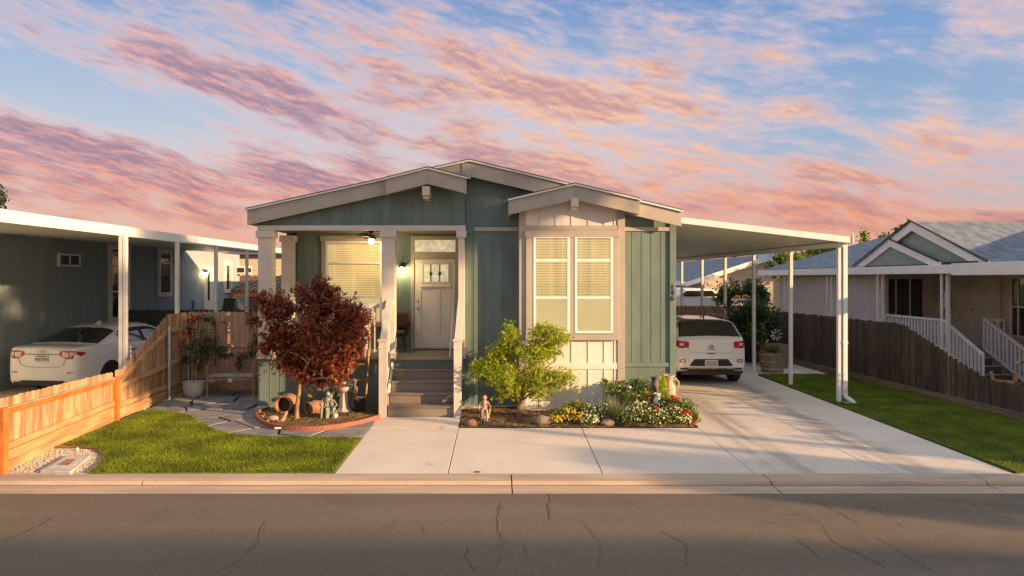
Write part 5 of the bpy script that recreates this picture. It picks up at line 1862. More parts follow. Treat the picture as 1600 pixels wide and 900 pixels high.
def rose_heads(parent, pts, r, m, seed=0, name='bloom'):
    rs = random.Random(seed)
    for p in pts:
        mb = MB(); p = Vector(p)
        for k in range(9):
            d = Vector((rs.uniform(-1, 1), rs.uniform(-1, 1), rs.uniform(-.6, .8))) * r * .55
            mb.ball(p + d, r * .5, r * .5, r * .42, 6, 4)
        mb.build(name, m, parent)

# planted bed in front of the bay
bed = MB()
bed.extr([(W1 + .01, 11.73), (W3 + .02, 11.73), (3.60, 13.1), (3.60, 13.41), (.5, 13.14), (.5, 13.41), (W1 + .01, 13.41)], -.1, .012, 'xy')
# mounded, lumpy soil
def soil_sheet(name, x0, x1, y0, y1, poly, hmax, nx, ny, seed, z0=.0):
    from mathutils import noise
    mb = MB(); vs = []; fs = []; ok = {}
    for j in range(ny + 1):
        for i in range(nx + 1):
            x = x0 + (x1 - x0) * i / nx; y = y0 + (y1 - y0) * j / ny
            e = min(1, 4 * min(i / nx, 1 - i / nx, j / ny * 1.5, 1))
            z = z0 + hmax * (.45 + .55 * noise.noise((x * 2.2, y * 2.2, seed))) * max(.25, min(1, e)) + .014 * noise.noise((x * 17, y * 17, seed)) + .010 * noise.noise((x * 41, y * 41, seed))
            vs.append((x, y, z))
    for j in range(ny):
        for i in range(nx):
            cx = x0 + (x1 - x0) * (i + .5) / nx; cy = y0 + (y1 - y0) * (j + .5) / ny
            if inside((cx, cy), poly):
                a = j * (nx + 1) + i
                fs.append((a, a + 1, a + nx + 2, a + nx + 1))
    mb.add(vs, fs)
    o = mb.build(name, M['soil'], smooth=60)
    return struct(o)
soil_sheet('soil', -.57, 3.54, 11.74, 13.58, [(-.58, 11.7), (3.56, 11.7), (3.56, 13.6), (-.58, 13.6)], .06, 200, 90, 2.3)

def flowering(name, label, cat, px_clumps, Y, n, size, m, fl=(), seed=0, shape='leaf', group=None, up=.4):
    cl = clump_px(px_clumps, Y)
    c0 = cl[0]
    t = thing(name, label, cat, (c0[0], c0[1], 0), group=group)
    mb = MB()
    rr = random.Random(seed)
    for c in cl:
        for k in range(4):
            mb.tube([(c[0] + rr.uniform(-.05, .05), c[1] + rr.uniform(-.05, .05), 0), (c[0] + rr.uniform(-.6, .6) * c[3], c[1] + rr.uniform(-.5, .5) * c[4], c[2] + c[5] * .5)], [.006, .003], 5)
    mb.build('stems', M['leaf_stem'], t)
    leaf_mesh('foliage', cl, n, size, m, t, seed + 1, shape, up=up)
    for (fm, cnt, r, nm) in fl:
        blossoms(t, cl, cnt, r, M[fm], seed + 2, nm)
    return t
M['leaf_stem'] = mat('green_stems', (.10, .13, .04), .7, .2, 9, 0)

def fan_grass(name, label, p, n, L, spread, seed, w=.008):
    rs = random.Random(seed)
    t = thing(name, label, 'plant', (p[0], p[1], 0))
    vs = []; fs = []; rnd = []
    for _ in range(n):
        a = rs.uniform(0, 2 * PI); lean = rs.uniform(.15, spread); l = L * rs.uniform(.6, 1.1)
        b0 = Vector((p[0] + rs.uniform(-.06, .06), p[1] + rs.uniform(-.05, .05), .03))
        d = Vector((math.cos(a), math.sin(a), 0))
        sd_ = Vector((-d.y, d.x, 0)) * w * rs.uniform(.6, 1.2)
        i0 = len(vs)
        for k in range(5):
            f = k / 4
            q = b0 + d * (l * lean * f ** 1.5) + Vector((0, 0, l * (f - .42 * lean * f ** 2.4)))
            ww = sd_ * (1 - f * .92)
            vs += [q - ww, q + ww]
        for k in range(4): fs.append((i0 + 2 * k, i0 + 2 * k + 1, i0 + 2 * k + 3, i0 + 2 * k + 2)); 
        rnd += [rs.uniform(0, 1)] * 4
    me = bpy.data.meshes.new('blades')
    inv = WM[t.name].inverted()
    me.from_pydata([tuple(inv @ v) for v in vs], [], fs); me.materials.append(M['leaf_grass'])
    add_rnd(me, rnd)
    o = bpy.data.objects.new('blades', me); col.objects.link(o); o.parent = t
    return t

flowering('flowering_plant', 'low clump of bright yellow flowers beside the grey boulder', 'flowers', [(885, 648, 22, 12, 0), (898, 636, 18, 10, .2), (868, 655, 12, 6, -.1), (905, 652, 12, 9, -.1)], 12.05, 1500, .022, M['leaf_mid'],
          [('flyellow', 150, .019, 'flowers')], 21)
flowering('flowering_plant', 'dark leaved clump with white flowers between the yellow flowers and pale strap plant', 'flowers', [(925, 645, 20, 15, 0), (920, 655, 16, 9, -.15), (938, 640, 14, 12, .1)], 12.05, 1900, .024, M['leaf_mid'],
          [('flwhite', 120, .018, 'flowers')], 22)
flowering('flowering_shrub', 'wide low shrub with cream flowers along the walkway edge', 'shrub', [(985, 650, 26, 15, 0), (1020, 652, 26, 14, 0), (1052, 650, 22, 15, 0), (1000, 640, 22, 14, .2), (1040, 640, 24, 14, .2), (1068, 655, 12, 10, 0)], 12.05, 5200, .026, M['leaf_mid'],
          [('flwhite', 300, .017, 'flowers')], 23)
flowering('rose_bush', 'tall loose bush of green leaves against the teal wall and bay corner', 'shrub', [(955, 605, 20, 14, 0), (975, 615, 18, 18, 0), (990, 600, 12, 14, .1), (945, 596, 8, 6, 0), (1003, 610, 14, 16, 0)], 12.8, 1500, .030, M['leaf_mid'],
          [('fllilac', 1, .03, 'flowers')], 24)
flowering('flowering_shrub', 'upright bright green shrub with amber buds in front of the small stone jar', 'shrub', [(985, 627, 16, 16, 0), (1005, 625, 14, 18, 0), (1022, 622, 10, 14, 0)], 12.5, 1300, .024, M['leaf_mid'],
          [('flamber', 22, .016, 'flowers')], 25)
vine = flowering('climbing_plant', 'narrow green climber hanging down the left side of the tall clay jug', 'plant', [(1036, 600, 7, 20, 0), (1035, 622, 8, 12, 0)], 12.55, 700, .022, M['leaf_lime'], [], 26)
ger = flowering('geranium_plant', 'leafy geranium with red blooms at the driveway corner of the bed', 'flowers', [(1060, 632, 14, 13, 0), (1076, 640, 12, 14, 0), (1045, 628, 12, 10, 0), (1084, 650, 8, 9, 0)], 12.25, 1500, .030, M['leaf_mid'], [], 27)
rose_heads(ger, [at(1052, 620, 12.1), at(1074, 642, 12.0), at(1064, 644, 12.0), at(1086, 659, 11.9), at(1024, 636, 12.1), at(1014, 622, 12.3), at(1071, 646, 11.95), at(1026, 640, 12.0), at(1080, 648, 11.95), at(1058, 624, 12.1), at(1050, 636, 12.0)], .042, M['rosered'], 3)
fan_grass('strap_leaf_plant', 'pale strap leaved plant spilling over the small boulder in the flower bed', (at(962, 645, 12.0).x, 12.0), 260, .50, 1.1, 31)
fan_grass('strap_leaf_plant', 'thin golden grass tuft behind the yellow flowers near the bay wall', (at(905, 635, 12.6).x, 12.7), 120, .42, .8, 32, .005)
al = thing('allium_flower', 'single lilac flower head on a thin stalk in front of the bush', 'flower', (at(983, 640, 12.3).x, 12.3, 0))
mb = MB(); p = at(983, 605, 12.3); mb.tube([(p.x, 12.3, 0), (p.x, 12.3, p.z)], .005, 5); mb.build('stalk', M['leaf_stem'], al)
mb = MB(); mb.ball(p, .045, .045, .03); mb.build('bloom', M['fllilac'], al, smooth=60)

# stones of the bed
def boulder(name, label, p, rx, ry, rz, seed, m='stone'):
    from mathutils import noise
    mb = MB(); mb.ball((0, 0, 0), 1, 1, 1, 22, 14)
    vs = []
    for v in mb.v:
        v = Vector(v)
        k = 1 + .28 * noise.noise(v * 1.2 + Vector((seed, 0, 0))) + .10 * noise.noise(v * 3.1 + Vector((seed, 3, 0)))
        q = v * k
        vs.append((p[0] + q.x * rx, p[1] + q.y * ry, p[2] + q.z * rz))
    mb.v = vs
    o = mb.build(name, M[m], smooth=50)
    # put origin at the base
    return tag(o, label, 'rock')
p = gr(846, 665); boulder('boulder', 'rounded grey boulder between the lime tree and yellow flowers', (p[0], 11.95, .08), .19, .12, .085, 1.0)
p = gr(949, 665); boulder('boulder', 'small tan boulder under the pale strap leaved plant at the walkway', (p[0], 11.86, .05), .12, .07, .065, 4.0, 'caststone_tan')
p = gr(737, 664); boulder('boulder', 'orange brown stone beside the small lizard ornament near the steps', (p[0], 11.88, .04), .11, .08, .07, 7.0, 'terra')
p = gr(722, 640); 

# left round bed
bl = [gr(*p) for p in [(593, 655), (560, 664), (520, 671), (480, 674), (440, 672), (415, 666), (402, 656), (404, 648), (420, 642)]]
bedpoly = bl + [(-3.9, 13.45), (-2.13, 13.45)]
sm = []
for i in range(len(bl) - 1):
    p0, p1, p2, p3 = [Vector(bl[max(0, min(len(bl) - 1, i + d))]) for d in (-1, 0, 1, 2)]
    for s in range(5):
        t_ = s / 5
        sm.append(tuple(0.5 * ((2 * p1) + (-p0 + p2) * t_ + (2 * p0 - 5 * p1 + 4 * p2 - p3) * t_ * t_ + (-p0 + 3 * p1 - 3 * p2 + p3) * t_ ** 3)))
sm.append(bl[-1])
mb = MB()
for a, b in zip(sm[:-1], sm[1:]):
    mb.bar((a[0], a[1], .035), (b[0], b[1], .035), .045, .10)
tag(mb.build('bed_edging', M['edging']), 'brick red curved edging round the maple tree bed', 'edging')
soil_sheet('soil', -4.6, -2.1, 11.4, 13.48, sm + [(-3.9, 13.47), (-2.14, 13.47), (-2.14, 12.5)], .05, 120, 100, 5.3, .03)
soil_l = True

# back garden: bench, rose pot, trellis, climbing roses
YB = 14.75
bn = thing('bench', 'slatted wooden bench with curved arms against the back fence', 'bench', (-5.6, YB, 0))
xa, xb = at(324, 0, YB).x, at(397, 0, YB).x
mb = MB()
for k in range(5): mb.box(xa, xb, YB - .02 + k * .09, YB + .055 + k * .09, .43, .455)
mb.build('seat', M['benchseat'], bn, bevel=.004)
for x in (xa, xb):
    mb = MB(); mb.box(x - .02, x + .02, YB - .03, YB + .01, 0, .62); mb.build('leg', M['benchwood'], bn, bevel=.004)
    mb = MB(); mb.box(x - .02, x + .02, YB + .42, YB + .46, 0, .62); mb.build('leg', M['benchwood'], bn, bevel=.004)
    mb = MB(); mb.tube([(x, YB - .01, .6), (x, YB + .0, .68), (x, YB + .08, .71), (x, YB + .25, .69), (x, YB + .44, .60)], .014, 8); mb.build('armrest', M['benchwood'], bn, smooth=60)
mb = MB(); mb.box(xa, xb, YB - .015, YB + .005, .36, .40); mb.build('apron', M['benchwood'], bn, bevel=.003)
mb = MB()
c = ((xa + xb) / 2 - .0, YB - .035, .36)
for k in range(4):
    a = k * PI / 2 + PI / 4
    mb.ball((c[0] + .035 * math.cos(a), c[1], c[2] + .03 * math.sin(a)), .026, .01, .02, 8, 5)
tag(mb.build('butterfly_ornament', M['white']), 'small white butterfly ornament hanging on the bench front', 'ornament')
pt = thing('flower_pot', 'round pale grey ribbed pot at the foot of the rose', 'pot', (at(303, 620, YB).x, YB, 0))
px_ = at(303, 620, YB).x + .0
mb = MB(); mb.lathe([(.13, 0), (.18, .05), (.215, .16), (.225, .30), (.235, .305), (.235, .335), (.215, .335), (.205, .26), (0, .26)], (px_, YB, .0), 36)
mb.build('pot_body', M['potwhite'], pt, smooth=40)
mb = MB(); mb.lathe([(.2, .27), (.1, .285), (0, .29)], (px_, YB, 0), 18, cap=False); mb.build('pot_soil', M['soil'], pt)
tr = thing('trellis', 'black arched metal trellis behind the red rose', 'trellis', (at(316, 600, 15.3).x, 15.3, 0))
x0_, x1_ = at(297, 0, 15.3).x, at(337, 0, 15.3).x
xm = (x0_ + x1_) / 2
mb = MB(); r_ = (x1_ - x0_) / 2
mb.tube([(x0_, 15.3, 0), (x0_, 15.3, 1.45)] + [(xm - r_ * math.cos(k * PI / 10), 15.3, 1.45 + .22 * math.sin(k * PI / 10)) for k in range(1, 10)] + [(x1_, 15.3, 1.45), (x1_, 15.3, 0)], .010, 6)
mb.build('arch', M['blackmetal'], tr)
mb = MB()
for k in (.33, .66): mb.tube([(x0_ + 2 * r_ * k, 15.3, .1), (x0_ + 2 * r_ * k, 15.3, 1.62)], .006, 5)
for z in (.3, .75, 1.2, 1.42): mb.tube([(x0_, 15.3, z), (x1_, 15.3, z)], .006, 5)
mb.build('wire_grid', M['blackmetal'], tr)
rb = thing('rose_bush', 'climbing red rose growing from the pale pot over the trellis', 'shrub', (px_, YB + .05, .29))
mb = MB()
for q in ((298, 500), (308, 520), (318, 540), (312, 510), (330, 530)):
    e = at(*q, 15.2)
    mb.tube([(px_, YB, .27), (px_ + .03, YB + .1, .7), e], [.012, .009, .004], 6)
mb.build('stems', M['bark'], rb)
cl = clump_px([(318, 545, 20, 14, .3), (312, 560, 18, 14, .2), (325, 530, 14, 14, .4), (300, 540, 10, 14, .3), (285, 543, 8, 5, .3), (345, 550, 10, 12, .5), (300, 500, 10, 6, .5), (320, 498, 16, 5, .5), (333, 505, 5, 8, .5),
               (297, 520, 6, 12, .5), (315, 520, 8, 5, .5), (290, 562, 8, 5, .3), (310, 575, 6, 10, .2)], 14.8)
leaf_mesh('foliage', cl, 1700, .034, M['green_dark'], rb, 41, 'leaf')
rose_heads(rb, [at(299, 502, 15.0), at(303, 496, 15.1), at(309, 494, 15.1), at(318, 492, 15.1), at(288, 521, 15.0), at(292, 524, 15.0), at(290, 533, 14.9), at(317, 538, 14.9), at(346, 503, 15.2), at(350, 504, 15.2), at(315, 484, 15.3), at(325, 537, 14.9)], .040, M['rosered'], 5)
r2_ = thing('climbing_rose', 'climbing rose trailing along the back fence above the bench', 'plant', (at(395, 560, 15.5).x, 15.5, 0))
cl = clump_px([(392, 500, 8, 14, 0), (398, 535, 8, 16, 0), (375, 565, 6, 12, 0), (393, 553, 8, 8, 0), (360, 554, 12, 4, 0), (382, 556, 14, 4, 0), (350, 557, 8, 3, 0)], 15.4)
leaf_mesh('foliage', cl, 700, .032, M['green_dark'], r2_, 43, 'leaf')
mb = MB(); mb.tube([at(402, 620, 15.45), at(400, 560, 15.45), at(397, 520, 15.45), at(390, 490, 15.45)], .01, 6); mb.tube([at(400, 556, 15.45), at(375, 552, 15.45), at(345, 556, 15.45)], .006, 5); mb.build('stems', M['bark'], r2_)
rose_heads(r2_, [at(395, 511, 15.3), at(384, 489, 15.3), at(394, 547, 15.3), at(377, 555, 15.3), at(367, 570, 15.3), at(374, 578, 15.3)], .036, M['rosered'], 6)

# right side: big bush, reddish vine, barrels
bs_ = thing('shrub', 'large round green bush beyond the hatchback beside the dark fence', 'shrub', (at(1178, 560, 20.8).x, 20.8, 0))
cl = clump_px([(1160, 497, 26, 22, 0), (1190, 495, 26, 24, 0), (1178, 480, 24, 14, .2), (1175, 520, 30, 18, -.2), (1205, 515, 14, 18, 0), (1148, 510, 16, 18, 0)], 20.6)
leaf_mesh('foliage', cl, 9000, .050, M['green_dark'], bs_, 51, 'leaf', up=.5)
mb = MB()
for dx in (-.3, 0, .3): mb.tube([(bs_.location.x + dx * .4, 20.8, 0), (bs_.location.x + dx, 20.8, 1.0)], [.05, .03], 7)
mb.build('stems', M['barkdark'], bs_)
M['leaf_rust'] = mat('rust_vine_leaves', (.1, .2, .02), .6, .15, 6, 0, attr=[(0, (.04, .012, .01)), (.5, (.12, .035, .02)), (1, (.16, .10, .04))], transl=.2)
vn = thing('shrub', 'rust coloured leafy shrub low behind the hatchback tail', 'shrub', (at(1165, 575, 21.5).x, 21.2, 0))
cl = clump_px([(1166, 550, 16, 18, 0), (1160, 570, 12, 12, 0), (1174, 565, 10, 14, 0)], 21.2)
leaf_mesh('foliage', cl, 1600, .05, M['leaf_rust'], vn, 53, 'leaf')
mb = MB(); mb.tube([(vn.location.x, 21.2, 0), (vn.location.x, 21.2, .6)], .03, 6); mb.build('stems', M['barkdark'], vn)
def barrel(px, Y, label, r=.34, h=.55, plant=True):
    x = at(px, 0, Y).x
    t = thing('barrel_planter', label, 'planter', (x, Y, 0))
    mb = MB(); mb.lathe([(r * .82, 0), (r * .95, h * .4), (r, h * .75), (r * .97, h), (r * .90, h), (r * .88, h - .06), (0, h - .06)], (x, Y, 0), 20)
    mb.build('barrel', M['barrel'], t, smooth=30)
    for f in (.2, .55, .9):
        mb = MB(); rr_ = r * (.82 + .18 * min(1, f * 1.3)) + .008
        mb.lathe([(rr_, h * f - .02), (rr_ + .003, h * f + .02)], (x, Y, 0), 20, cap=False); mb.build('hoop', M['galv'], t)
    if plant:
        leaf_mesh('foliage', [(x, Y, h + .05, r * .7, r * .7, .14)], 800, .03, M['leaf_mid'], t, 57)
    return t
barrel(1207, 18.7, 'front wooden half-barrel planter with green foliage beside the lawn end')
barrel(1214, 19.7, 'rear half-barrel planter partly hidden behind the leafy one', plant=False, h=.66)
pw = thing('pinwheel', 'cream windmill spinner on a thin stake behind the barrels', 'garden spinner', (at(1213, 0, 19.9).x, 20.1, 0))
c = at(1213, 523, 20.1)
mb = MB(); mb.tube([(c.x, c.y + .02, 0), (c.x, c.y + .02, c.z)], .012, 6); mb.build('stake', M['blackmetal'], pw)
for k in range(8):
    a = 2 * PI * k / 8 + .2
    d = Vector((math.cos(a), 0, math.sin(a))); n_ = Vector((-d.z, 0, d.x))
    mb = MB(); mb.add([c + d * .03, c + d * .17 + n_ * .035 + Vector((0, -.02, 0)), c + d * .17 - n_ * .035 + Vector((0, .02, 0)), c + d * .03 + Vector((0, -.008, 0)), c + d * .17 + n_ * .035 + Vector((0, -.028, 0)), c + d * .17 - n_ * .035 + Vector((0, .012, 0))],
                      [(0, 1, 2), (5, 4, 3), (0, 3, 4, 1), (1, 4, 5, 2), (2, 5, 3, 0)]); mb.build('blade', M['column'], pw)
wp = thing('wooden_post', 'short brown wooden post between the bush and the barrels', 'post', (at(1192, 0, 20.2).x, 20.2, 0))
mb = MB(); mb.box(wp.location.x - .05, wp.location.x + .05, 20.2, 20.3, 0, 1.2); mb.box(wp.location.x - .06, wp.location.x + .06, 20.19, 20.31, 1.2, 1.23); mb.build('post_body', M['woodmid'], wp, bevel=.01)

# ---- far trees and hedges
def tree(name, label, px, py_base, Y, clumps, n, size, m='green_dark', seed=0, group=None):
    x = at(px, 0, Y).x
    t = thing(name, label, 'tree', (x, Y, 0), group=group)
    cl = clump_px(clumps, Y)
    zt = max(c[2] for c in cl)
    mb = MB(); mb.tube([(x, Y, -.1), (x + .1, Y, zt * .5), (x, Y, zt)], [.16, .12, .05], 8)
    rr = random.Random(seed)
    for c in cl: mb.tube([(x, Y, max(.5, c[2] - c[5] * 1.5)), (c[0], c[1], c[2])], [.06, .02], 5)
    mb.build('trunk', M['barkdark'], t)
    leaf_mesh('crown', cl, n, size, M[m], t, seed, 'leaf')
    return t
M['conifer'] = mat('conifer_needles', (.1, .2, .02), .7, .15, 6, 0, attr=[(0, (.012, .022, .012)), (.6, (.03, .05, .022)), (1, (.07, .085, .03))])
def conifer(label, px, ptop, Y, hw, seed):
    x = at(px, 0, Y).x; zt = at(px, ptop, Y).z
    t = thing('conifer_tree', label, 'tree', (x, Y, 0), group='conifers on the skyline beyond the carport')
    mb = MB(); mb.tube([(x, Y, -.1), (x, Y, zt)], [.22, .02], 7); mb.build('trunk', M['barkdark'], t)
    cl = []
    k = 0; z = zt
    rr = random.Random(seed)
    while z > 1.5:
        r = .12 + (zt - z) * hw
        for j in range(3):
            a = rr.uniform(0, 6.28)
            cl.append((x + math.cos(a) * r * .5, Y + math.sin(a) * r * .5, z, r * .7, r * .7, .16))
        z -= .38
    leaf_mesh('crown', cl, 2600, .11, M['conifer'], t, seed, 'leaf', up=.1)
conifer('dark conifer leftmost in the gap beside the house corner', 1062, 404, 60, .30, 61)
conifer('dark conifer left of the second gap under the carport roof', 1090, 408, 58, .30, 62)
conifer('tallest dark conifer above the far ridge', 1103, 398, 62, .26, 66)
conifer('dark conifer in the third gap next to a carport post', 1146, 400, 56, .28, 63)
tree('tree', 'green and gold tree above the far white rake beside the dish', 1225, 470, 32, [(1222, 408, 16, 14, 0), (1240, 412, 16, 14, 0), (1210, 420, 12, 12, 0)], 2600, .10, 'leaf_mid', 71)
tree('tree', 'leafy tree filling the last gap between carport posts above the grey roof', 1275, 470, 33, [(1262, 405, 14, 12, 0), (1285, 396, 16, 9, 0), (1300, 392, 14, 8, 0), (1270, 418, 16, 12, 0)], 2600, .10, 'leaf_mid', 72)
tree('tree', 'tree top rising over the grey roof left of the white gable', 1400, 470, 32, [(1382, 374, 9, 6, 0), (1404, 368, 9, 10, 0), (1418, 366, 9, 12, 0), (1430, 362, 9, 9, 0), (1415, 355, 8, 5, 0)], 1500, .085, 'leaf_mid', 73)
tree('tree', 'thin upright sapling top over the grey roof near the carport corner', 1352, 470, 32, [(1352, 366, 3, 9, 0), (1350, 375, 4, 6, 0)], 150, .085, 'leaf_mid', 74)
tree('tree', 'dark tree crown just entering at the far left edge above the tan roof', -6, 400, 30, [(-4, 308, 8, 16, 0), (-16, 315, 14, 22, 0)], 1000, .10, 'conifer', 75)
hd = thing('hedge', 'dark hedge under the far awning between carport posts', 'hedge', (at(1150, 0, 28).x, 28, 0))
cl = clump_px([(1130, 462, 16, 22, 0), (1150, 460, 18, 20, 0), (1172, 455, 18, 20, 0), (1190, 462, 14, 22, 0)], 28)
leaf_mesh('foliage', cl, 3500, .07, M['green_dark'], hd, 81)
mb = MB(); mb.box(hd.location.x - 1, hd.location.x + 1.2, 27.9, 28.1, 0, 1.4); mb.build('stems', M['barkdark'], hd)
wt = thing('shelf_table', 'white shelf with orange flowers under the far awning', 'table', (at(1160, 0, 26).x, 26, 0))
p = at(1161, 468, 26); mb = MB(); mb.box(p.x - .35, p.x + .35, 26, 26.3, p.z - .04, p.z + .02); mb.build('table_top', M['white'], wt)
for dx in (-.32, .28):
    mb = MB(); mb.box(p.x + dx, p.x + dx + .04, 26.1, 26.14, 0, p.z - .04); mb.build('leg', M['white'], wt)
fo = thing('flowers', 'row of glowing orange flowers on the far white shelf', 'flowers', (p.x, 26.1, p.z))
blossoms(fo, [(p.x - .2, 26.1, p.z + .08, .14, .1, .07), (p.x + .12, 26.1, p.z + .08, .16, .1, .07)], 46, .04, M['flamber'], 8, 'blossom_heads')

# ------------------------------------------------------------------ porch things
fan = thing('ceiling_fan', 'dark ceiling fan with a glowing lamp on the porch ceiling', 'ceiling fan', (at(580, 0, 14.4).x, 14.4, 3.56))
fx, fz = at(580, 0, 14.4).x, at(0, 378, 14.4).z
mb = MB(); mb.lathe([(.07, 0), (.05, -.03), (.016, -.04), (.016, fz + .13 - 3.56)], (fx, 14.4, 3.558), 12); mb.lathe([(.02, fz + .15), (.09, fz + .13), (.11, fz + .06), (.05, fz + .04)], (fx, 14.4, 0), 14); mb.build('motor', M['blackmetal'], fan, smooth=40)
for k in range(5):
    a = k * 2 * PI / 5 + PI + .06
    d = Vector((math.cos(a), math.sin(a), 0)); n_ = Vector((-d.y, d.x, 0))
    q = Vector((fx, 14.4, fz + .10))
    mb = MB(); mb.bar(q + d * .1, q + d * .56, .11, .012); mb.build('fan_blade', M['black'], fan)
mb = MB(); mb.ball((fx, 14.4, fz), .055, .055, .045, 12, 8); mb.build('bulb', M['bulb'], fan, smooth=60)
def lamp_light(par, loc, e, r=.05):
    ld = bpy.data.lights.new('lamp_light', 'POINT'); ld.energy = e; ld.color = (1, .68, .32); ld.shadow_soft_size = r
    lo = bpy.data.objects.new('lamp_light', ld); col.objects.link(lo); lo.parent = par
    lo.location = Vector(loc) - par.location
lamp_light(fan, (fx, 14.33, fz - .09), 11)
lx, lz = at(628, 0, 15.08).x, at(0, 420, 15.08).z
sc_ = thing('wall_lamp', 'black lantern with a glowing bulb on the wall left of the front door', 'lamp', (lx, 15.19, lz))
mb = MB(); mb.lathe([(.05, 0), (.05, .02)], (lx, 15.197, lz + .1), 12, (0, -1, 0)); mb.tube([(lx, 15.18, lz + .1), (lx, 15.1, lz + .17), (lx, 15.08, lz + .12)], .010, 6)
mb.lathe([(.085, .03), (.06, .085), (.02, .12), (.008, .14)], (lx, 15.08, lz), 14); mb.build('lamp_bracket', M['blackmetal'], sc_, smooth=50)
mb = MB(); mb.ball((lx, 15.08, lz), .048, .048, .05, 12, 8); mb.build('bulb', M['bulb'], sc_, smooth=60)
lamp_light(sc_, (lx, 14.98, lz - .06), 6)

# wicker chair
wc = thing('wicker_chair', 'dark brown wicker armchair on the porch between the column and door', 'chair', (-2.02, 14.75, .98))
mb = MB()
mb.lathe([(.20, .34), (.235, .38), (.235, .43), (.20, .45), (0, .455)], (-2.05, 14.75, .98), 20); mb.build('seat', M['wicker'], wc, smooth=40)
mb = MB(); vs = []; fs = []
for i in range(15):
    a = R(-40) + R(260) * i / 14
    for j in range(5):
        hgt = [.45, .56, .68, .80, .86][j] if 3 < i < 11 else [.45, .52, .58, .63, .66][j]
        r = .235 + .05 * j / 4
        vs.append((-2.05 + r * math.cos(a), 14.75 + r * math.sin(a), .98 + hgt))
for i in range(14):
    for j in range(4):
        fs.append((i * 5 + j, i * 5 + j + 1, (i + 1) * 5 + j + 1, (i + 1) * 5 + j))
mb.add(vs, fs)
o = mb.build('backrest', M['wicker'], wc, smooth=60)
so = o.modifiers.new('thick', 'SOLIDIFY'); so.thickness = .025
for a in (45, 135, 225, 315):
    mb = MB(); c_, s_ = math.cos(R(a)), math.sin(R(a)); mb.tube([(-2.05 + .17 * c_, 14.75 + .17 * s_, 1.33), (-2.05 + .22 * c_, 14.75 + .22 * s_, .98)], [.016, .010], 7); mb.build('leg', M['blackmetal'], wc)

# small white gate / folding rail by the door
gt = thing('walker_rail', 'narrow white metal grab rail standing at the right of the door', 'rail', (at(704, 0, 13.9).x, 13.9, .98))
xq = at(704, 0, 13.8).x
mb = MB()
p0, p1, p2, p3 = at(703, 555, 13.75), at(709, 484, 14.2), at(714, 484, 14.2), at(710, 555, 13.75)
mb.bar((p0.x, 13.75, .985), (p1.x, 13.95, 1.92), .022, .022); mb.bar((p1.x, 13.95, 1.92), (p2.x, 14.1, 1.92), .022, .022); mb.bar((p2.x, 14.1, 1.92), (p3.x, 14.1, .985), .022, .022); mb.bar((p1.x, 13.95, 1.8), (p2.x + .01, 14.1, 1.8), .016, .016)
mb.build('rail_frame', M['white'], gt)

# ladder leaning on the skirting
YLD = 13.25
ld_ = thing('wooden_ladder', 'rustic wooden ladder leaning on the teal skirting beside the steps', 'ladder', (at(556, 0, 13.2).x, 13.2, .03))
a0, a1 = at(538, 640, 13.1), at(546, 552, 13.4); b0_, b1_ = at(570, 640, 13.1), at(577, 528, 13.42)
for (p, q) in ((a0, a1), (b0_, b1_)):
    mb = MB(); mb.tube([(p.x, p.y, .03), p.lerp(q, .5) + Vector((.01, 0, 0)), q], [.022, .020, .017], 7); mb.build('side_pole', M['benchwood'], ld_, smooth=60)
for py in (620, 594, 570, 548):
    f = (640 - py) / 100
    p = a0.lerp(a1, min(1, f * 1.1)); q = b0_.lerp(b1_, f * .9)
    mb = MB(); mb.tube([(p.x - .02, p.y - .02, at(0, py, 13.2).z), (q.x + .02, q.y - .02, at(0, py, 13.2).z)], .013, 6); mb.build('rung', M['benchwood'], ld_)

# terracotta jars lying in the bed
def jar(c, axis, prof, m, name, label, inner=True):
    mb = MB(); mb.lathe(prof, c, 28, axis)
    o = mb.build('jar_body', m, None, smooth=40)
    t = thing(name, label, 'jar', (c[0], c[1], .05))
    # reparent in world coordinates
    o.data.transform(WM[t.name].inverted()); o.parent = t
    return t
c = at(447, 630, 12.95)
j1 = jar((c.x, 12.78, .20), (-.08, -1, .10), [(.0, -.42), (.12, -.42), (.19, -.32), (.20, -.15), (.155, -.04), (.175, .0), (.165, .02), (.135, .02), (.125, -.05), (.15, -.15), (.14, -.3), (0, -.38)], M['terra'], 'clay_pot', 'large clay pot lying on its side with its round mouth facing the street')
j2 = jar((at(481, 634, 12.75).x, 12.72, .15), (-.75, -.65, .06), [(.0, -.42), (.06, -.40), (.12, -.28), (.14, -.14), (.10, -.03), (.12, .0), (.11, .015), (.085, .01), (.08, -.05), (.10, -.15), (.08, -.3), (0, -.36)], M['terra'], 'clay_pot', 'smaller clay jar lying sideways between the tree trunk and the figurine')

# bird bath fountain
bx_ = at(537, 645, 12.95).x
bb = thing('birdbath', 'two-tier cast stone birdbath fountain beside the ladder', 'birdbath', (bx_, 12.95, .03))
mb = MB(); mb.lathe([(.16, .0), (.165, .03), (.13, .05), (.10, .09), (.082, .25), (.075, .36), (.09, .38)], (bx_, 12.95, .03), 8); mb.build('pedestal', M['cast'], bb)
mb = MB(); mb.lathe([(.06, .37), (.12, .40), (.155, .45), (.16, .49), (.145, .49), (.135, .46), (0, .44)], (bx_, 12.95, .03), 24); mb.build('basin', M['cast'], bb, smooth=40)
mb = MB(); mb.lathe([(.03, .44), (.03, .52), (.09, .54), (.105, .58), (.095, .58), (.08, .56), (0, .55)], (bx_, 12.95, .03), 20); mb.build('upper_basin', M['cast'], bb, smooth=40)
bk = thing('bucket', 'black plastic plant tub behind the birdbath near the steps', 'bucket', (at(563, 0, 13.0).x, 13.0, .03))
kx = at(563, 0, 13.0).x
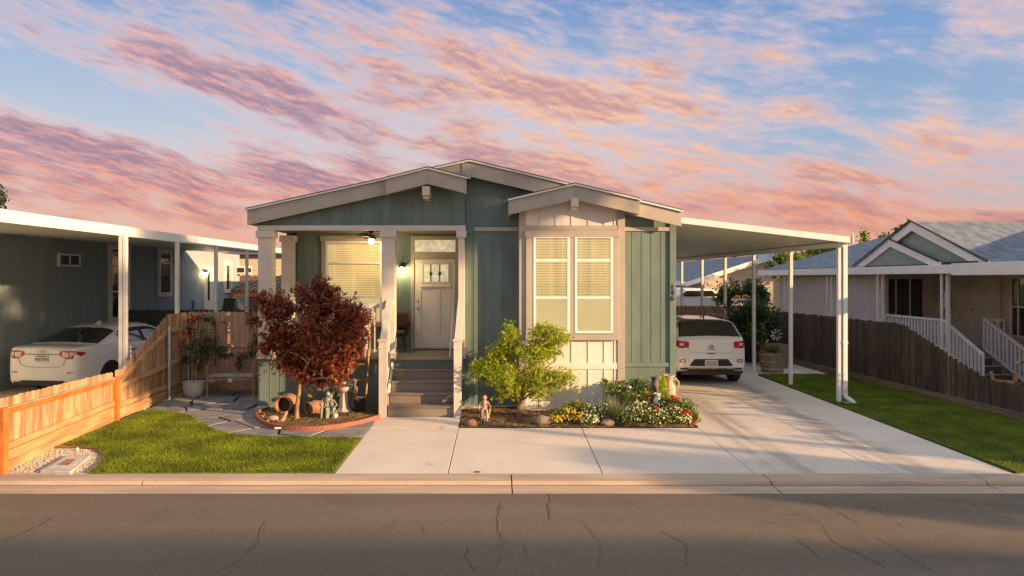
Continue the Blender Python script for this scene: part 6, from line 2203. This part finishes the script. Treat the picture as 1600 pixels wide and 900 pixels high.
mb = MB(); mb.lathe([(.09, 0), (.12, .20), (.128, .20), (.128, .225), (.11, .225), (.09, .03), (0, .03)], (kx, 12.95, .03), 22); mb.build('tub', M['black'], bk, smooth=40)
mb = MB(); mb.tube([(kx - .12, 12.95, .235), (kx - .08, 12.86, .22), (kx, 12.83, .2), (kx + .08, 12.86, .22), (kx + .12, 12.95, .235)], .005, 5); mb.build('handle', M['blackmetal'], bk)


def figure(name, parts, m, parent, voxel=.006):
    """one continuous body grown from joints: parts = chains of (point, radius)"""
    mb = MB()
    for ch_ in parts:
        if len(ch_) == 1:
            (p, r) = ch_[0]
            rx, ry, rz = r if hasattr(r, '__len__') else (r, r, r)
            mb.ball(p, rx, ry, rz, 14, 10)
        else:
            for (p, r), (q, s) in zip(ch_[:-1], ch_[1:]):
                mb.ball(p, r, r, r, 10, 7); mb.ball(q, s, s, s, 10, 7)
                mb.tube([p, q], [r, s], 10)
    o = mb.build(name, m, parent)
    rm = o.modifiers.new('skin', 'REMESH'); rm.mode = 'VOXEL'; rm.voxel_size = voxel; rm.use_smooth_shade = True
    smm = o.modifiers.new('soft', 'SMOOTH'); smm.factor = .5; smm.iterations = 2
    return o


def seated_child(o, s=1.0, lean=0.0, head_turn=0.0, arm_l=None, arm_r=None):
    """seated figurine: o = hip point (Vector), facing -Y"""
    V = lambda x, y, z: Vector((o[0] + x * s, o[1] + y * s, o[2] + z * s))
    P = []
    P.append([(V(0, 0, .0), .052 * s), (V(lean * .5, 0, .07), .047 * s), (V(lean, .0, .14), .05 * s)])
    P.append([(V(lean, 0, .15), .022 * s), (V(lean * 1.2, 0, .19), .02 * s)])
    P.append([(V(lean * 1.3, -.005, .225), (.038 * s, .042 * s, .046 * s))])
    P.append([(V(lean * 1.3 + .01 * head_turn, -.047, .222), .009 * s), (V(lean * 1.3 + .01 * head_turn, -.042, .215), .010 * s)])
    for sx in (-1, 1):
        P.append([(V(lean * 1.3 + sx * .038, 0, .222), .010 * s), (V(lean * 1.3 + sx * .038, 0, .230), .009 * s)])
        P.append([(V(sx * .03, 0, 0), .034 * s), (V(sx * .04, -.13, .012), .024 * s), (V(sx * .042, -.14, -.12), .016 * s), (V(sx * .042, -.18, -.135), .013 * s)])
        e = (arm_l if sx < 0 else arm_r) or ((sx * .085, -.03, .07), (sx * .045, -.11, .04))
        P.append([(V(lean + sx * .052, 0, .15), .020 * s), (V(*e[0]), .015 * s), (V(*e[1]), .011 * s)])
        hand = V(*e[1])
        for k in range(4):
            P.append([(hand, .006 * s), (hand + Vector(((k - 1.5) * .007 * s, -.018 * s, -.004 * s)), .004 * s)])
        P.append([(hand, .006 * s), (hand + Vector((-sx * .014 * s, -.008 * s, .004 * s)), .004 * s)])
    return P
fx_, fy_ = at(508, 0, 12.35).x, 12.42
pr1 = seated_child((fx_, fy_, .20), 1.15, .02, 1, arm_r=((.085, -.02, .09), (.10, -.02, .13)))
pr2 = seated_child((fx_ + .115, fy_ + .01, .19), 1.0, -.03, -1, arm_l=((-.07, -.02, .11), (-.10, -.02, .14)))
fg = thing('statue', 'verdigris statue of two children sitting side by side under the red maple', 'statue', (fx_, fy_, .03))
figure('children_figure', pr1 + pr2, M['verdigris'], fg, .005)
mb = MB(); mb.box(fx_ - .08, fx_ + .19, fy_ - .03, fy_ + .07, .03, .155); mb.build('seat_block', M['verdigris'], fg, bevel=.015)
mb = MB(); mb.lathe([(.03, 0), (.045, .05), (.04, .07), (.03, .07)], (fx_ + .20, fy_ - .12, .05), 14); o = mb.build('flower_pot', M['cream'], None, smooth=40)
tag(o, 'tiny cream pot at the feet of the verdigris children', 'pot')

# standing girl statue at the fountain
gx_, gy_ = at(553, 0, 13.05).x, 13.1
def V3(x, y, z): return Vector((gx_ + x, gy_ + y, z))
P = [[(V3(0, 0, .12), .075), (V3(0, 0, .25), .055), (V3(0, 0, .36), .042), (V3(0, 0, .46), .05)], [(V3(0, 0, .5), .02), (V3(-.01, -.01, .54), .02)],
     [(V3(-.015, -.02, .585), (.045, .048, .055))], [(V3(-.0, .02, .59), .048), (V3(0.0, .03, .54), .035)], [(V3(-.02, -.066, .58), .009), (V3(-.02, -.062, .575), .01)]]
for sx in (-1, 1):
    P.append([(V3(sx * .03, 0, .14), .03), (V3(sx * .032, 0, .04), .022), (V3(sx * .034, -.04, .03), .018)])
    P.append([(V3(sx * .05, 0, .46), .02), (V3(sx * .07 - .02, -.06, .38), .017), (V3(-.07 + sx * .02, -.10, .40), .013)])
    h_ = V3(-.07 + sx * .02, -.10, .40)
    for k in range(4): P.append([(h_, .006), (h_ + Vector((-.018, (k - 1.5) * .008, 0)), .004)])
    P.append([(h_, .006), (h_ + Vector((-.01, -.008, .012)), .004)])
gs_ = thing('statue', 'brown standing girl statue leaning to the birdbath', 'statue', (gx_, gy_, .03))
figure('girl_figure', P, M['caststone_tan'], gs_, .006)

# crouching child statue by the lime tree
cx_, cy_ = at(757, 0, 12.35).x, 12.4
pr = seated_child((cx_, cy_, .16), 1.05, .0, 0, arm_l=((-.10, -.01, .07), (-.07, -.08, -.04)), arm_r=((.10, -.01, .07), (.085, -.08, -.05)))
cs = thing('statue', 'tan garden statue of a squatting child between the steps and lime tree', 'statue', (cx_, cy_, .03))
figure('child_figure', pr, M['caststone_tan'], cs, .006)
mb = MB(); mb.lathe([(.09, 0), (.08, .06), (.06, .12), (0, .13)], (cx_, cy_ + .02, .02), 12); mb.build('stump', M['caststone_tan'], cs, smooth=40)
# striped lizard ornament at the kerb of the bed
lz_ = thing('lizard_ornament', 'small black and white striped lizard ornament at the bed edge', 'ornament', (at(757, 0, 11.9).x, 11.9, .03))
pts = [at(751, 651, 12.2), at(752, 656, 12.1), at(757, 657, 12.05), at(755, 661, 11.95), at(754, 664, 11.86)]
pts = [Vector((p.x, p.y, .06 + .01 * (i % 2))) for i, p in enumerate(pts)]
mb = MB(); mb.tube(pts, [.008, .02, .026, .022, .014], 8); mb.ball(pts[-1], .022, .026, .018)
for i in (1, 3):
    for sx in (-1, 1): mb.tube([pts[i], pts[i] + Vector((sx * .05, 0, -.01)), pts[i] + Vector((sx * .06, -.02, -.04))], [.008, .006, .005], 5)
mb.build('lizard_body', M['black'], lz_, smooth=60)
mb = MB()
for i in (1, 2, 3):
    p, q = pts[i], pts[i + 1]
    d = (q - p).normalized(); c = p.lerp(q, .3)
    mb.lathe([(.0265, -.008), (.0265, .008)], c, 10, d, cap=False)
mb.build('white_stripe', M['white'], lz_, split=True)

# amphora jugs at the driveway corner
def amphora(x, y, label, s=1.0, m='caststone_tan', handles=True, name='clay_jug'):
    t = thing(name, label, 'jug', (x, y, .02))
    mb = MB(); mb.lathe([(a * s, z * s + .02) for a, z in ((.085, 0), (.09, .02), (.105, .2), (.125, .42), (.12, .52), (.085, .59), (.062, .64), (.085, .70), (.105, .72), (.10, .735), (.075, .73), (.05, .66), (0, .6))], (x, y, 0), 26)
    b_ = mb.build('jug_body', M[m], t, smooth=45)
    if handles:
        for sx in ((1,) if handles == 1 else (-1, 1)):
            mb = MB(); mb.tube([(x + sx * .065 * s, y, .64 * s + .02), (x + sx * .13 * s, y, .67 * s + .02), (x + sx * .185 * s, y, .62 * s), (x + sx * .18 * s, y, .54 * s), (x + sx * .14 * s, y, .48 * s), (x + sx * .145 * s, y, .44 * s), (x + sx * .17 * s, y, .45 * s)], .016 * s, 8)
            mb.build('handle', M[m], b_, smooth=60)
    return t
M['jugclay'] = mat('peach_clay', (.50, .36, .26), .8, .15, 9, .3, 40)
amphora(at(1045, 0, 12.75).x, 12.75, 'tall peach clay jug with a curled handle at the driveway corner', 1.0, 'jugclay', 1)
amphora(at(1024, 0, 13.2).x, 13.25, 'grey jug with a fluted rim in shade against the corner trim', .88, 'stone', False)
amphora(at(1027, 0, 12.4).x, 12.4, 'small pale stone jar among the red geraniums', .62, 'cream', False, 'stone_jar')
amphora(at(1040, 0, 12.95).x, 12.95, 'tan jug with a wide flared rim just left of the tall clay jug', .99, 'caststone_tan', False)

# left bed small pieces
tt = thing('turtle_ornament', 'clay turtle ornament at the left end of the round bed', 'ornament', (at(428, 0, 12.1).x, 12.1, .03))
p = at(428, 657, 12.1); z = .06
mb = MB(); mb.ball((p.x, 12.1, z + .02), .12, .09, .055, 16, 8); mb.build('shell', M['caststone_tan'], tt, smooth=60)
mb = MB(); mb.ball((p.x + .15, 12.08, z + .04), .035, .03, .03); mb.build('head', M['terra'], tt, smooth=60)
for a, b in ((-.09, -.07), (.09, -.07), (-.09, .07), (.09, .07)):
    mb = MB(); mb.ball((p.x + a, 12.1 + b, z - .005), .035, .025, .02, 8, 5); mb.build('flipper', M['terra'], tt, smooth=60)
sl = at(437, 650, 12.0)
st_ = thing('stone_slab', 'upright split stone slab beside the clay turtle', 'rock', (sl.x, 12.1, .03))
mb = MB(); mb.extr([(sl.x + .02, .0), (sl.x + .07, .05), (sl.x + .13, .20), (sl.x + .10, .22), (sl.x + .03, .10), (sl.x - .02, .02)], 12.02, 12.07); mb.build('slab_body', M['caststone_tan'], st_, bevel=.006)
for i, (px, py, r, mm, lb) in enumerate(((409, 652, .035, 'terra', 'reddish round pebble nearest the left end of the bed edging'), (416, 646, .04, 'terra', 'reddish pebble behind the clay turtle'), (420, 655, .05, 'stone', 'tan stone touching the clay turtle on its left'))):
    g_ = gr(px, py, .05); boulder('rock', lb, (g_[0], min(g_[1], 12.6), .06), r, r, r * .8, 11 + i, mm)
mb = MB(); g_ = gr(434, 668, .05); mb.box(g_[0] - .05, g_[0] + .05, g_[1] - .02, g_[1] + .02, .03, .055)
tag(mb.build('plant_tag', M['white'], bevel=.004), 'small white marker lying inside the red bed edging', 'marker')

# utility box in the gravel corner
ub = thing('utility_box', 'low concrete meter box with a brown lid in the gravel corner', 'utility box', (at(100, 0, 9.4).x, 9.4, 0))
c4 = [gr(*p, .03) for p in ((62, 737), (104, 713), (142, 713), (110, 739))]
mb = MB(); mb.extr(c4, -.05, .05, 'xy'); bx = mb.build('box_frame', M['cast'], ub, bevel=.012)
cc_ = Vector((sum(p[0] for p in c4) / 4, sum(p[1] for p in c4) / 4))
mb = MB(); mb.extr([tuple(cc_ + (Vector(p) - cc_) * .72) for p in c4], .0, .054, 'xy'); mb.build('rim_plate', M['conc_trim'], ub)
mb = MB(); mb.extr([tuple(cc_ + (Vector(p) - cc_) * .36) for p in c4], .0, .060, 'xy'); mb.build('lid', M['terra'], ub)
mb = MB(); mb.ball((*gr(121, 703, .02), .03), .02, .02, .03); tag(mb.build('sprinkler_head', M['cream']), 'small sprinkler head on the gravel edging', 'sprinkler')
mb = MB(); mb.ball((*gr(746, 737, .01), .008), .045, .02, .012, 10, 6); tag(mb.build('dry_leaf', M['barkdark']), 'dark dry leaf lying on the walkway near the kerb', 'leaf')
mb = MB(); q = gr(1328, 631); mb.box(q[0] - .12, q[0] + .12, q[1] - .1, q[1] + .1, .02, .04); tag(mb.build('splash_block', M['cast'], bevel=.01), 'flat splash block under the white downspout', 'splash block')

# ------------------------------------------------------------------ outside the picture: what casts the long evening shadows
hs = thing('neighbour_house', 'tall roofed house across the street behind the viewpoint', 'house', (23, -5, 0))
mb = MB(); mb.box(19.5, 27.5, -9.0, -1.2, 0, 3.2); mb.build('wall', M['walltan'], hs)
mb = MB(); mb.extr([(-9.6, 3.0), (-.9, 3.0), (-5.1, 5.98)], 19.0, 28.0, 'yz'); mb.build('roof', M['shingle'], hs)
def utility_pole(x, y, h, r, label):
    t = thing('utility_pole', label, 'utility pole', (x, y, 0))
    mb = MB(); mb.tube([(x, y, -.1), (x, y, h)], [r * 1.15, r], 10); mb.build('pole', M['barkdark'], t, smooth=60)
    mb = MB(); mb.bar((x - .5, y + .2, h - .5), (x + .5, y - .2, h - .5), .08, .1); mb.build('cross_arm', M['barkdark'], t)
utility_pole(25.8, .85, 6.2, .12, 'tall wooden utility pole across the street to the right')
utility_pole(24.6, .45, 5.0, .11, 'shorter wooden utility pole across the street to the right')
tree('tree', 'small round street tree across the road to the right, outside the picture', 770 + 21 * F / .85, 470, .85,
     [(770 + 20.9 * F / .85, CY - (4.0 - H) * F / .85, 1.0 * F / .85, .55 * F / .85, 0), (770 + 21.9 * F / .85, CY - (3.85 - H) * F / .85, .9 * F / .85, .42 * F / .85, 0)], 6000, .09, 'leaf_mid', 91)
hg = thing('hedge', 'low clipped hedge beyond the dark fence, right of the picture', 'hedge', (10.6, 10.4, 0))
leaf_mesh('foliage', [(10.6, 8.3 + k * .55, .75, .42, .5, .62) for k in range(9)], 9000, .06, M['leaf_mid'], hg, 92)
mb = MB(); mb.box(10.4, 10.8, 8.1, 12.9, 0, 1.05); mb.build('stems', M['barkdark'], hg)

tt_ = thing('tree', 'tall unseen tree added far to the right to block the low sun', 'tree', (24.8, 0.2, 0))  # added out of view, crown placed to shade the left wall, sedan and fence
mb = MB(); mb.tube([(24.8, .2, -.1), (24.9, .2, 5), (24.8, .2, 10)], [.2, .14, .05], 9); mb.build('trunk', M['barkdark'], tt_)
leaf_mesh('crown', [(24.8, -.9, 9.6, 1.0, 1.1, 1.0), (24.8, .6, 10.0, 1.1, 1.3, 1.3), (24.8, 1.6, 9.9, .9, .9, 1.0), (24.8, -.2, 11.0, .9, 1.2, .8), (24.8, -1.2, 8.3, .8, .8, .8), (24.8, -.2, 8.8, .8, .8, .7)], 9000, .11, M['leaf_mid'], tt_, 95)
